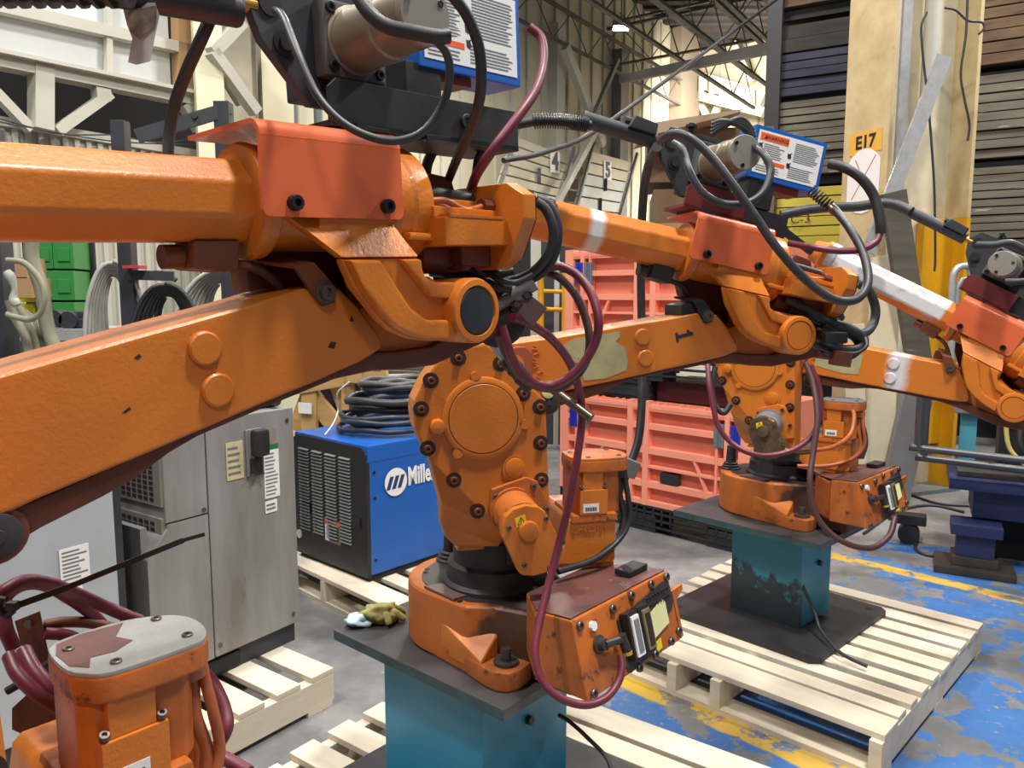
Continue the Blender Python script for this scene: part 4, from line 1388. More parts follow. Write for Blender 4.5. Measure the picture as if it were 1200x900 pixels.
# ---------------------------------------------------------------- blue machine frame, right
t = thing('machine_frame', 'navy blue machine frame with grey pipes at the right edge', 'machine', WZ(1140, 668, 0), R(-28))
mi = t.matrix_basis.inverted()
mv = lambda px, py, off=0: mi @ WV(px, py, t.location.x - off * math.sin(R(-28)) , t.location.y + off * math.cos(R(-28)), -28)
a = MB(); a.span(-.19, .19, -.14, .14, 0, .04, bev=.008); ft = a.build('foot_plate', GREASE, t)
a = MB(); a.span(-.11, .11, -.09, .09, .04, .09, bev=.006); a.build('foot_block', GREASE, ft)
a = MB(); a.span(-.09, .09, -.07, .07, .09, .21, bev=.005); a.build('leg', NAVY, t)
a = MB(); a.span(-.12, .12, -.10, .10, .21, .27, bev=.006); a.build('leg_cap', NAVY, t)
a = MB(); a.span(-.02, 1.2, .05, .45, .28, .44, bev=.006); a.build('beam', NAVY, t)
a = MB(); a.span(-.14, 1.2, -.02, .5, .44, .50, bev=.006); a.build('table', NAVY, t)
a = MB(); a.span(.02, 1.2, .3, .7, .0, .28); a.build('under_beam_shade', DARK, t)  # dark block standing in for the shade beneath the beam
a = MB(); a.span(-.1, 1.2, .05, .5, .50, .53, bev=.004); a.build('slide', GREASE, t)
for k, off in enumerate((-.15, -.05)):
    a = MB(); x0, z0 = -.30 + k * .03, (.67, .60)[k]
    a.tube([(x0, off, 1.12), (x0, off, z0 + .05), (x0 + .02, off, z0 + .01), (x0 + .08, off, z0), (1.2, off, z0 - .05)], .02, 10); a.build('pipe', MATS['grey_pipe'] if 'grey_pipe' in MATS else mat('grey_pipe', srgb(84, 84, 88), .4, .5), t)
a = MB(); a.span(-.13, .06, .25, .40, .82, 1.1, bev=.01); a.build('valve_box', GREY, t)
a = MB(); a.span(-.12, .04, .245, .26, .93, .99); a.build('valve_label', WHITE, t)
a = MB(); a.span(-.09, -.01, .3, .38, .53, .82); a.build('teal_post', mat('light_teal', srgb(72, 146, 160), .5), t)
a = MB()
for k in range(3): a.cyl((.1 + k * .15, .3, 1.02 - k * .02), (.22 + k * .15, .3, 1.01 - k * .02), .05 - .006 * k, seg=14)
a.build('actuator', BLUE, t)
a = MB()
for k in range(4): a.cyl((.12 + k * .12, .25, .88), (.19 + k * .12, .25, .87), .035, seg=12)
a.build('pipe_union', GREY, t)
a = MB(); a.span(.1, .35, .3, .5, .53, .82, bev=.01); a.build('motor', BLACK, t)
a = MB()
for k in range(3): a.tube([(.2 + .1 * k, .15, .86), (.18 + .1 * k, .1, .70), (.28 + .1 * k, .1, .60), (.42 + .08 * k, .12, .70), (.5, .15, .85)], .014)
a.build('loose_hose', RUBBER, t)
a = MB(); a.tube([(.12, .0, 1.1), (.10, -.01, .9), (.12, .0, .7), (.2, .01, .6)], .011); a.build('yellow_cable', mat('pale_yellow_cable', srgb(206, 190, 110), .5), t)
for k in range(2):
    a = MB(); a.tube([(.42 + .12 * k, .0, .6), (.42 + .12 * k, .0, .92), (.38 + .12 * k, .0, 1.0), (.3 + .1 * k, .05, 1.02)], .022); a.build('riser', MATS['grey_pipe'], t)
a = MB(); a.span(.08, 1.2, .55, .8, .85, 1.15); a.build('rear_block', DARK, t)
a = MB(); a.cyl((-.32, .32, .06), (-.32, .40, .06), .06); a.box((-.32, .36, .15), (.18, .10, .06), bev=.01); a.build('castor', BLACK, t)
t = thing('chrome_guard', 'chrome tube loop guard beside the yellow column base', 'guard', W(1125, 400, 4.6))
a = MB(); a.tube([W(x, y, 4.6) - t.location for x, y in ((1115, 420), (1116, 340), (1120, 317), (1132, 312), (1138, 322), (1139, 420))], .02, 10); a.build('outer_loop', GALV, t)
a = MB(); a.tube([W(x, y, 4.64) - t.location for x, y in ((1121, 420), (1122, 350), (1126, 330), (1133, 328), (1136, 345), (1136, 420))], .012, 10); a.build('inner_loop', GALV, t)
for k, path in enumerate((((1012, 625), (1050, 600), (1090, 592), (1130, 600)), ((1068, 580), (1100, 590), (1140, 593)), ((1060, 622), (1075, 632), (1072, 642), (1085, 650), (1110, 652)))):
    mb = MB(); mb.tube([WZ(x, y, .01) for x, y in path], .009, 6); tag(mb.build('floor_cable', CABLE), ('black cable lying on the floor behind the far connector box', 'thin black cable on the floor below column E17', 'short bent black hose on the floor near the navy foot')[k], 'cable')

# ---------------------------------------------------------------- welding robots
PZ = 0.57                         # top of the pedestal plates
DISC = (-0.072, 0.194, 0.633)     # shoulder axis: u, v, w  (u back along the arm plane, v towards the camera side, w up)
ARM_L = 0.886
uvw = lambda u, v, w: Vector((u, -v, w))
CACHE = {}


def part(key, name, fn, material, parent, label=None, kind=None):
    """mesh built once per key and material, then shared"""
    k = (key, material.name)
    if k not in CACHE:
        mb = MB()
        fn(mb)
        CACHE[k] = mb.mesh(name, material)
    o = put(name, CACHE[k], parent, label=label)
    if kind:
        o['kind'] = kind
    return o


def arc(cx, cy, r, a0, a1, n):
    return [(cx + r * math.cos(R(a0 + (a1 - a0) * i / n)), cy + r * math.sin(R(a0 + (a1 - a0) * i / n))) for i in range(n + 1)]


def spray_mat(name, xa, xb, soft, zcut=None, smudge=False, base=(srgb(204, 117, 36), srgb(180, 98, 30))):
    """orange paint with white primer sprayed over a band of the part (object x from xa to xb)"""
    m = mat(name, base[0], .36, var=base[1], vscale=5, vamt=.6, bump=.2, bscale=140, coat=.1)
    nt = m.node_tree
    N, L = nt.nodes, nt.links
    p = N['Principled BSDF']
    src = p.inputs['Base Color'].links[0].from_socket
    tc, sep = N.new('ShaderNodeTexCoord'), N.new('ShaderNodeSeparateXYZ')
    L.new(tc.outputs['Object'], sep.inputs[0])
    def noise(s, d=6):
        nz = N.new('ShaderNodeTexNoise')
        nz.inputs['Scale'].default_value = s
        nz.inputs['Detail'].default_value = d
        L.new(tc.outputs['Object'], nz.inputs['Vector'])
        return nz.outputs[0]
    def M(op, a, b):
        n = N.new('ShaderNodeMath'); n.operation = op
        for k, x in enumerate((a, b)):
            if isinstance(x, (int, float)): n.inputs[k].default_value = x
            else: L.new(x, n.inputs[k])
        return n.outputs[0]
    def ramp(v, lo, hi):
        r = N.new('ShaderNodeMapRange'); r.interpolation_type = 'SMOOTHSTEP'
        r.inputs['From Min'].default_value = lo; r.inputs['From Max'].default_value = hi
        L.new(v, r.inputs['Value']); return r.outputs[0]
    jit = M('MULTIPLY', M('SUBTRACT', noise(34), .5), soft * 1.6)
    x = M('ADD', sep.outputs[0], jit)
    f = M('MULTIPLY', ramp(x, xa - soft, xa + soft), ramp(x, xb + soft, xb - soft))
    if zcut is not None:
        z = M('ADD', sep.outputs[2], M('MULTIPLY', M('SUBTRACT', noise(18), .5), .03))
        f = M('MULTIPLY', f, ramp(z, zcut - .004, zcut + .004))
    def mix(fac, a, b):
        q = N.new('ShaderNodeMix'); q.data_type = 'RGBA'
        L.new(fac, q.inputs['Factor']); L.new(a, q.inputs['A'])
        q.inputs['B'].default_value = b
        return q.outputs['Result']
    col = mix(M('MULTIPLY', f, .94), src, srgb(206, 208, 210))
    if smudge:
        g = M('MULTIPLY', f, M('MULTIPLY', ramp(noise(9), .52, .62), .55))
        col = mix(g, col, srgb(120, 122, 124))
    L.new(col, p.inputs['Base Color'])
    return m


SPRAY2 = spray_mat('orange_with_white_band', -.600, -.562, .010)
SPRAY3 = spray_mat('orange_under_white_primer', -.83, -.36, .006, zcut=.139, smudge=True)
SPRAYA = spray_mat('orange_arm_with_white_band', .465, .53, .018)


def grimy_base():
    """orange paint, black with grease around the neck between the drum and the connector box"""
    m = mat('grease_blackened_orange', srgb(198, 106, 36), .42, var=srgb(150, 80, 36), vscale=6, vamt=.6, spots=srgb(48, 36, 32), sscale=16, sthr=.62, bump=.15, bscale=120)
    nt = m.node_tree
    N, L = nt.nodes, nt.links
    p = N['Principled BSDF']
    src = p.inputs['Base Color'].links[0].from_socket
    tc, sep = N.new('ShaderNodeTexCoord'), N.new('ShaderNodeSeparateXYZ')
    L.new(tc.outputs['Object'], sep.inputs[0])
    nz = N.new('ShaderNodeTexNoise')
    nz.inputs['Scale'].default_value = 22
    nz.inputs['Detail'].default_value = 9
    L.new(tc.outputs['Object'], nz.inputs['Vector'])
    a = N.new('ShaderNodeMath'); a.operation = 'MULTIPLY_ADD'
    L.new(nz.outputs[0], a.inputs[0]); a.inputs[1].default_value = .16; L.new(sep.outputs[0], a.inputs[2])
    r = N.new('ShaderNodeMapRange'); r.inputs['From Min'].default_value = .145; r.inputs['From Max'].default_value = .185; r.inputs['To Max'].default_value = .9
    L.new(a.outputs[0], r.inputs['Value'])
    x = N.new('ShaderNodeMix'); x.data_type = 'RGBA'
    L.new(r.outputs[0], x.inputs['Factor']); L.new(src, x.inputs['A']); x.inputs['B'].default_value = srgb(50, 40, 34)
    L.new(x.outputs['Result'], p.inputs['Base Color'])
    return m


BASEM = grimy_base()


def patched_teal():
    """teal paint, ragged near-black over the lower part of the left face"""
    m = mat('dark_patched_teal', srgb(40, 128, 152), .42, var=srgb(38, 108, 126), vscale=4, vamt=.6)
    nt = m.node_tree
    N, L = nt.nodes, nt.links
    p = N['Principled BSDF']
    src = p.inputs['Base Color'].links[0].from_socket
    tc, sep = N.new('ShaderNodeTexCoord'), N.new('ShaderNodeSeparateXYZ')
    L.new(tc.outputs['Object'], sep.inputs[0])
    nz = N.new('ShaderNodeTexNoise')
    nz.inputs['Scale'].default_value = 26
    nz.inputs['Detail'].default_value = 8
    L.new(tc.outputs['Object'], nz.inputs['Vector'])
    def M(op, a, b):
        n = N.new('ShaderNodeMath'); n.operation = op
        for k, x in enumerate((a, b)):
            if isinstance(x, (int, float)): n.inputs[k].default_value = x
            else: L.new(x, n.inputs[k])
        return n.outputs[0]
    h = M('SUBTRACT', M('ADD', .36, M('MULTIPLY', M('SUBTRACT', nz.outputs[0], .5), .28)), M('ADD', sep.outputs[2], M('MULTIPLY', sep.outputs[0], .22)))
    r = N.new('ShaderNodeMapRange'); r.inputs['From Min'].default_value = -.01; r.inputs['From Max'].default_value = .03
    L.new(h, r.inputs['Value'])
    left = N.new('ShaderNodeMapRange'); left.inputs['From Min'].default_value = -.13; left.inputs['From Max'].default_value = -.165
    L.new(sep.outputs[1], left.inputs['Value'])
    x = N.new('ShaderNodeMix'); x.data_type = 'RGBA'
    L.new(M('MULTIPLY', M('MULTIPLY', r.outputs[0], left.outputs[0]), .92), x.inputs['Factor'])
    L.new(src, x.inputs['A']); x.inputs['B'].default_value = srgb(38, 40, 38)
    L.new(x.outputs['Result'], p.inputs['Base Color'])
    return m


def screw(parent, c, d, r=0.011, h=0.012, name='bolt', m=None):
    k = ('screw', round(r, 4), round(h, 4), (m or DKSTEEL).name)
    if k not in CACHE:
        a = MB()
        a.lathe((0, 0, 0), (0, 0, 1), [(r, 0), (r, h * .85), (r * .9, h), (r * .5, h), (r * .45, h * .5), (0, h * .5)], 12)
        CACHE[k] = a.mesh('bolt', m or DKSTEEL)
    o = put(name, CACHE[k], parent, loc=c)
    o.rotation_euler = Vector(d).to_track_quat('Z', 'Y').to_euler()
    return o


BASE_SIDE = arc(-0.08, 0, 0.178, 90, 270, 18) + [(0.06, -0.178), (0.115, -0.135), (0.20, -0.112), (0.34, -0.11), (0.34, 0.11), (0.20, 0.112), (0.115, 0.135), (0.06, 0.178)]
BX_T = Vector((0.402 - 0.446, 0, 0.232 - 0.065)).normalized()
BX_N = Vector((BX_T.z, 0, -BX_T.x))


def face_pt(s, t, out=0.0):
    """point on the slanted connector face: s 0..1 left to right, t 0..1 top to bottom"""
    return Vector((0.402, 0, 0.232)) + Vector((0.044, 0, -0.167)) * t + Vector((0, -0.2 + 0.4 * s, 0)) + BX_N * out


def build_base(root, rz, o):
    b = put('base', None, root) if False else None
    def f(mb):
        mb.xy(BASE_SIDE, 0.0, 0.165, 0.014, 3)
    b = part('base', 'base', f, BASEM, root)
    b.rotation_euler = (0, 0, rz)
    for sy in (-1, 1):
        def f(mb, sy=sy):
            mb.xy([(-0.08, sy * .174), (.06, sy * .188), (.15, sy * .206), (.19, sy * .206), (.215, sy * .19), (.224, sy * .16), (.218, sy * .11), (-.06, sy * .10)][::sy], 0.0, 0.048, .008, 2)
        lg = part('foot%d' % sy, 'foot_lug', f, ORANGE_D, b)
        def f(mb, sy=sy):
            mb.poly_prism([(-.075, sy * .170, .02), (.125, sy * .118, .02), (.135, sy * .196, .02), (.03, sy * .186, .02)], [(-.062, sy * .172, .112), (.125, sy * .122, .104), (.135, sy * .200, .050), (.03, sy * .186, .085)], .003, 1)
        part('gusset%d' % sy, 'gusset', f, ORANGE, b)
        def f(mb, sy=sy):
            mb.cyl((.175, sy * .155, .05), (.175, sy * .155, .085), .012, seg=12)
            mb.cyl((.175, sy * .155, .05), (.175, sy * .155, .056), .03, seg=14)
        part('footbolt%d' % sy, 'bolt', f, GREASE, lg)
    part('basetop', 'top_skin', lambda mb: mb.xy(arc(-.06, 0, .155, 100, 260, 14) + [(.05, -.155), (.1, -.122), (.2, -.1), (.3, -.095), (.3, .095), (.2, .1), (.1, .122), (.05, .155)], .165, .168), GREASE, b)
    part('clamp', 'clamp_plate', lambda mb: mb.xy([(-.10, -.165), (.02, -.175), (.035, -.10), (-.06, -.09)], .167, .172), mat('purple_grey_plate', srgb(110, 86, 84), .5) if 'purple_grey_plate' not in MATS else MATS['purple_grey_plate'], b)
    def f(mb):
        for x, y in ((-.19, -.07), (-.175, -.09), (-.06, -.155), (.03, -.165)):
            mb.cyl((x, y, .165), (x, y, .17), .007, seg=10)
    part('tapped', 'tapped_hole', f, RECESS, b, kind='stuff')
    def f(mb):
        mb.lathe((-.20, o['boot'], .166), (0, 0, 1), [(.042, 0), (.042, .006), (.034, .010), (.036, .016), (.028, .020), (.030, .026), (.022, .030), (.018, .10)], 18)
    part('boot%d' % o['id'], 'rubber_boot', f, RUBBER, b)
    # connector box
    def f(mb):
        pr = [(.30, .065), (.446, .065), (.402, .232), (.30, .226)]
        mb.poly_prism([(x, -.2, z) for x, z in pr], [(x, .2, z) for x, z in pr], .008, 2)
        pr2 = [(-.2, .30), (.2, .30), (.11, .2), (-.11, .2)]
        mb.poly_prism([(x, y, .07) for y, x in pr2], [(x, y, .215) for y, x in pr2], .006, 2)
    bx = part('cbox', 'connector_box', f, ORANGE_D, b)
    part('cboxtop', 'worn_top', lambda mb: mb.poly_prism([(.205, -.11, .2155), (.30, -.195, .2275), (.395, -.195, .2335), (.395, .195, .2335), (.30, .195, .2275), (.205, .11, .2155)], [(.205, -.11, .217), (.30, -.195, .229), (.395, -.195, .235), (.395, .195, .235), (.30, .195, .229), (.205, .11, .217)]), MATS.get('worn_purple_paint') or mat('worn_purple_paint', srgb(112, 68, 62), .45, var=srgb(66, 56, 56), vscale=9, vamt=.9, spots=srgb(196, 104, 40), sscale=11, sthr=.62), bx, label='worn dark top skin')
    part('cboxcap', 'top_cap', lambda mb: mb.span(.315, .36, .09, .175, .232, .248, bev=.004), BLACK, bx)
    FM = frame_matrix(face_pt(0, 1), (0, 1, 0), BX_T)     # local x along s (0..0.4), y up the face (0..0.173)
    H = 0.1727
    def plate(name, key, pts, z0, z1, m, bev=0, label=None):
        q = part(key, name, lambda mb: mb.xy([(x * .4, (1 - y) * H) for x, y in pts], z0, z1, bev), m, bx, label)
        q.matrix_local = FM
        return q
    plate('connector_panel', 'cpanel', [(.38, .27), (.90, .09), (.955, .12), (.975, .22), (.975, .42), (.96, .5), (.72, .70), (.66, .92), (.41, .98), (.38, .9)], 0, .004, GREASE, .001)
    for i, s in enumerate((.455, .575)):
        c = plate('connector', 'conn%d' % i, [(s - .055, .20), (s + .055, .20), (s + .055, .83), (s - .055, .83)], .003, .026, BLACK, .004)
        q = plate('connector_face', 'connf%d' % i, [(s - .038, .25), (s + .038, .25), (s + .038, .78), (s - .038, .78)], .026, .032, (WHITE if i == 0 else MATS.get('drab_plastic') or mat('drab_plastic', srgb(128, 118, 84), .6, var=srgb(78, 70, 52), vscale=40)), .002)
        q = plate('pin_block', 'connp%d' % i, [(s - .022, .30), (s + .022, .30), (s + .022, .73), (s - .022, .73)], .0315, .034, GREY if i == 0 else RECESS)
    plate('paper_tag', 'ptag', [(.68, .42), (.85, .30), (.88, .36), (.88, .66), (.675, .76)], .0045, .006, PALE)
    plate('yellow_tag', 'ytag', [(.70, .82), (.765, .79), (.765, .92), (.70, .95)], .002, .004, YELLOW)
    def f(mb):
        for i in range(16):
            s, t_ = .70 + (i % 8) * .033, .20 + (i // 8) * .11
            mb.cyl((s * .4, (1 - t_) * H, .004), (s * .4, (1 - t_) * H, .009), .004, seg=6)
    q = part('pins', 'panel_plugs', f, BLACK, bx, kind='stuff'); q.matrix_local = FM
    for s, t_ in ((.05, .09), (.055, .93), (.36, .1), (.56, .06), (.78, .05), (.96, .06), (.5, .985), (.68, .95), (.87, .92), (.975, .85)):
        screw(bx, face_pt(s, t_, -.001), BX_N, .010, .009, m=STEEL)
    def f(mb):
        mb.lathe(face_pt(.18, .42), BX_N, [(.02, 0), (.02, .006), (.013, .008), (.013, .022)], 14)
        mb.cyl(face_pt(.18, .42, .018), face_pt(.32, .46, .024), .009, seg=10)
        mb.cyl(face_pt(.32, .40, .024), face_pt(.335, .63, .026), .0105, seg=10)
    part('elbow', 'hose_elbow', f, GREASE, bx)
    def f(mb):
        mb.cyl(face_pt(.335, .63, .026), face_pt(.336, .67, .026), .0115, seg=10)
    part('elring', 'elbow_ring', f, MATS.get('mustard') or mat('mustard', srgb(186, 150, 40), .5), bx)
    part('plug', 'white_plug', lambda mb: mb.cyl(face_pt(.155, .17), face_pt(.155, .17, .008), .011, seg=8), WHITE, bx)
    part('cbracket', 'side_bracket', lambda mb: mb.poly_prism([face_pt(1.0, .30, 0), face_pt(1.09, .25, .01), face_pt(1.09, .33, .01), face_pt(1.03, .44, 0), face_pt(1.03, .96, 0), face_pt(1.0, .98, 0)], [face_pt(1.0, .30, -.012), face_pt(1.09, .25, -.002), face_pt(1.09, .33, -.002), face_pt(1.03, .44, -.012), face_pt(1.03, .96, -.012), face_pt(1.0, .98, -.012)]), ORANGE_D, bx)
    return b


TUR = [(-.063, .808), (-.103, .803), (-.143, .79), (-.182, .764), (-.214, .717), (-.232, .679), (-.235, .65), (-.231, .615), (-.216, .577), (-.195, .535),
       (-.168, .43), (-.163, .364), (-.149, .325), (-.125, .300), (-.02, .300), (-.02, .346), (.0, .30), (.094, .30), (.094, .393), (.089, .482), (.081, .67), (.044, .705), (.01, .731), (-.035, .785)]
TUR_V = {10: .165, 11: .115, 12: .10, 13: .10, 14: .13}


def turret_mesh(mb):
    bm = mb.bm
    mb.sharp, mb.bev = 14, True
    fr = [bm.verts.new(uvw(u, TUR_V.get(i, .19), w)) for i, (u, w) in enumerate(TUR)]
    cx, cw = -.06, .55
    bk = [bm.verts.new(uvw(cx + (u - cx) * 1.0, .085, cw + (w - cw) * 1.0)) for u, w in TUR]
    n = len(TUR)
    fs = [bm.faces.new(fr[0:10] + fr[15:])]           # upper face of the side plate
    fs.append(bm.faces.new([fr[9], fr[10], fr[15]]))
    fs.append(bm.faces.new([fr[10], fr[11], fr[14], fr[15]]))
    fs.append(bm.faces.new([fr[11], fr[12], fr[13], fr[14]]))
    fs.append(bm.faces.new(bk))
    for i in range(n):
        fs.append(bm.faces.new((fr[i], fr[(i + 1) % n], bk[(i + 1) % n], bk[i])))
    bmesh.ops.recalc_face_normals(bm, faces=fs)
    es = [e for e in bm.edges if len(e.link_faces) == 2 and e.calc_face_angle(0) > R(50)]
    bmesh.ops.bevel(bm, geom=es, offset=.006, segments=2, profile=.6, affect='EDGES', clamp_overlap=True)
    # yoke behind the plate and the round hub
    mb.uw([(-.20, .62), (-.15, .50), (-.12, .30), (.08, .30), (.08, .62), (.02, .74), (-.12, .76)], .04, .09)
    mb.uw([(-.12, .285), (.08, .285), (.07, .31), (-.10, .315)], -.12, .10, .006)


def build_turret(root, o):
    part('collar', 'collar', lambda mb: mb.lathe((0, 0, .15), (0, 0, 1), [(.140, 0), (.140, .028), (.130, .036), (.126, .075), (.112, .08), (.112, .145)], 40), RUBBER, root)
    t = part('turret', 'turret', turret_mesh, ORANGE, root)
    part('tblock', 'motor_stand', lambda mb: mb.uw([(.10, .262), (.12, .238), (.28, .233), (.288, .24), (.288, .352), (.28, .36), (.172, .36), (.160, .35), (.150, .29), (.10, .28)], -.10, .128, .006), ORANGE, t)
    part('tneck', 'shade_neck', lambda mb: mb.uw([(.0, .25), (.16, .25), (.155, .298), (.0, .312)], -.118, .126, .004), GREASE, t)  # dark block added as painted shade between turret and waist motor
    part('tblockfoot', 'stand_foot', lambda mb: mb.uw([(.10, .225), (.286, .222), (.286, .234), (.10, .24)], -.11, .124, .002), ORANGE_D, t)
    if o['emb']:
        k = 'embm'
        if k not in CACHE:
            CACHE[k] = text_mesh('cast_lettering', 'GMAC215T', .019, ORANGE, .002)
        q = put('cast_lettering', CACHE[k], t)
        q.matrix_local = frame_matrix(uvw(.216, .1295, .325), (1, 0, 0), (0, 0, 1))
    # shoulder cover with ring
    def f(mb):
        c = uvw(-.072, .186, .633)
        mb.lathe(c, (0, -1, 0), [(.098, 0), (.097, .010), (.093, .012), (.0835, .012), (.0825, .009)], 44)
        for a_ in (100, 350, 232):
            mb.cyl(c + Vector((.1 * math.cos(R(a_)), 0, .1 * math.sin(R(a_)))), c + Vector((.1 * math.cos(R(a_)), -.012, .1 * math.sin(R(a_)))), .012, seg=12)
        mb.cyl(uvw(-.18, .186, .618), uvw(-.18, .205, .618), .019, .017, seg=18, bev=.003)
        mb.cyl(uvw(.004, .186, .511), uvw(.004, .194, .511), .031, seg=20)
        mb.cyl(uvw(.004, .19, .511), uvw(.004, .197, .511), .024, seg=20, bev=.002)
    part('cring', 'cover_ring', f, ORANGE, t)
    part('cseal', 'seal_groove', lambda mb: mb.lathe(uvw(-.072, .193, .633), (0, -1, 0), [(.0838, 0), (.0838, .0035), (.0815, .0035)], 44), mat('dark_red_seal', srgb(96, 26, 20), .5) if 'dark_red_seal' not in MATS else MATS['dark_red_seal'], t)
    part('cdisc', 'cover_disc', lambda mb: mb.lathe(uvw(-.072, .190, .633), (0, -1, 0), [(.0812, 0), (.0812, .0075), (.080, .0085), (0, .0085)], 44), ORANGE, t)
    for (u, w) in ((-.129, .775), (-.193, .725), (-.216, .66), (-.202, .568), (-.142, .49), (-.086, .412), (.070, .478), (.068, .568), (.066, .655), (.025, .688), (-.03, .76)):
        part('rec%.3f%.3f' % (u, w), 'bolt_recess', lambda mb: mb.cyl(uvw(u, .185, w), uvw(u, .1912, w), .0185, seg=18), RECESS, t)  # flat dark disc paints the shade of a counterbore
        screw(t, uvw(u, .190, w), (0, -1, 0), .009, .010, m=RUST_O if o['id'] else STEEL)
    # shoulder motor on the side plate
    mm = o['mount_mat']
    mt = part('mmount', 'motor_mount', lambda mb: mb.uw([(-.058, .42), (-.054, .465), (.029, .49), (.058, .478), (.090, .412), (.094, .36), (.03, .345), (-.03, .36)], .188, .205, .004), mm, t)
    jm = part('jmotor', 'shoulder_motor', lambda mb: (mb.cyl(uvw(-.003, .2, .412), uvw(-.001, .288, .402), .052, seg=28), mb.cyl(uvw(-.003, .2, .412), uvw(-.003, .215, .412), .056, seg=28)), o['motor_mat'], t)
    COV = [(-.055, .385), (-.0555, .405), (-.047, .429), (-.030, .445), (0, .452), (.028, .447), (.046, .434), (.057, .41), (.094, .340), (.088, .314), (.056, .294), (.018, .287), (-.008, .291), (-.018, .300)]
    cv = part('jcover', 'motor_cover', lambda mb: mb.uw(COV, .284, .312, .004), o['cover_mat'], jm)
    part('jcap', 'round_cap', lambda mb: mb.cyl(uvw(.004, .31, .396), uvw(.004, .328, .396), .0225, seg=20, bev=.003), o['cap_mat'], cv)
    for (u, w) in ((-.040, .405), (.046, .420), (.079, .345), (.055, .304), (-.004, .316)):
        screw(cv, uvw(u, .311, w), (0, -1, 0), .0058, .006, m=STEEL)
    q = part('jsticker', 'warning_sticker', lambda mb: mb.uw([(-.026, .424), (-.003, .432), (.001, .412), (-.022, .404)], .312, .3128), YELLOW, cv, label='yellow voltage warning sticker')
    def f(mb):
        P = [(-.0125, .4275), (-.0195, .4085), (-.0035, .4140)]
        for i in range(3):
            p, q_ = P[i], P[(i + 1) % 3]
            mb.bar(uvw(p[0], .3132, p[1]), uvw(q_[0], .3132, q_[1]), .0014, .0004, (0, -1, 0))
        mb.bar(uvw(-.0115, .3132, .4225), uvw(-.0125, .3132, .4135), .0016, .0004, (0, -1, 0))
    part('jtri', 'warning_triangle', f, INK, q)
    for (u, w) in ((-.045, .448), (.046, .468), (.078, .41)):
        screw(mt, uvw(u, .204, w), (0, -1, 0), .0075, .009, m=STEEL)
    # waist motor with its lid
    m1 = part('wmotor', 'waist_motor', lambda mb: (mb.uw([(.165, .345), (.292, .345), (.288, .366), (.17, .366)], -.02, .135, .004),
        mb.xy([(.178, -.02), (.20, -.005), (.29, -.005), (.305, -.03), (.305, -.105), (.29, -.118), (.19, -.118), (.176, -.10)], .36, .485, .006)), ORANGE_D, t)
    part('wblk1', 'terminal_box', lambda mb: mb.uw([(.188, .366), (.262, .366), (.262, .43), (.188, .43)], .06, .137, .002), ORANGE, m1)
    part('wblk2', 'upper_box', lambda mb: mb.uw([(.198, .43), (.250, .43), (.250, .482), (.198, .482)], .06, .133, .002), ORANGE, m1)
    for u in (.193, .256):
        screw(m1, uvw(u, .130, .433), (0, -.5, 1), .006, .008, m=STEEL)
    LID = [(p.x, p.y) for p in smooth_path([(a_, b_, 0) for a_, b_ in [(.170, .045), (.178, .018), (.205, .005), (.265, .005), (.310, .028), (.328, .058), (.328, .098), (.314, .130), (.290, .138), (.205, .138), (.180, .118), (.170, .095)]], 3, True)]
    part('wlid', 'motor_lid', lambda mb: mb.xy([(u, -v) for u, v in LID], .474, .505, .005, 2), ORANGE_D, m1)
    lt = part('wlidt', 'lid_plate', lambda mb: mb.xy([(.249 + (u - .249) * .985, -(.072 + (v - .072) * .985)) for u, v in LID], .504, .510, .002), o['lid_mat'], m1, label=o.get('lid_label'))
    if o['id'] == 1:
        part('lidp', 'lid_patch', lambda mb: mb.xy([(.175, -.05), (.185, -.02), (.215, -.012), (.262, -.016), (.24, -.05), (.25, -.075), (.225, -.09), (.2, -.085), (.19, -.11), (.176, -.09)], .5095, .5108), MATS['worn_purple_paint'], lt, label='leftover purple-brown paint')
    for (u, v) in ((.19, .045), (.215, .118), (.295, .035), (.30, .11)):
        screw(lt, uvw(u, v, .509), (0, 0, 1), .0065, .004, m=STEEL)
    s = part('wlab', 'white_label', lambda mb: mb.uw([(.196, .372), (.238, .372), (.238, .395), (.196, .395)], .1372, .1378), WHITE, m1)
    def f(mb):
        for i in range(14):
            u = .202 + i * .0022
            mb.uw([(u, .376), (u + .0012 if i % 3 else u + .0018, .376), (u + .0012 if i % 3 else u + .0018, .386), (u, .386)], .1378, .1382)
    part('wbar', 'print_lines', f, INK, s, kind='stuff')
    def f(mb):
        for k, (du, dv) in enumerate(((0, 0), (.012, .008), (.004, -.014))):
            mb.tube([uvw(.308 + du, .09 + dv, .478), uvw(.312 + du, .092 + dv, .44), uvw(.310 + du * 1.6, .098 + dv, .40), uvw(.322 + du, .10 + dv, .34), uvw(.30, .115 + dv, .29), uvw(.22, .16, .258), uvw(.11, .20, .25)], .0085 - .001 * k, 8)
        mb.cyl(uvw(.308, .09, .47), uvw(.308, .09, .45), .022, seg=12)
    part('wcab', 'motor_cables', f, o['cable_mat'], m1)
    return t


ARM = [(.02, .14), (.13, .143), (.26, .132), (.403, .124), (.564, .114), (.655, .110), (.700, .094), (.722, .060), (.748, .0), (.745, -.016), (.70, -.021), (.612, -.020), (.52, -.017), (.371, -.014), (.25, -.010), (.13, -.012), (.02, -.06)]


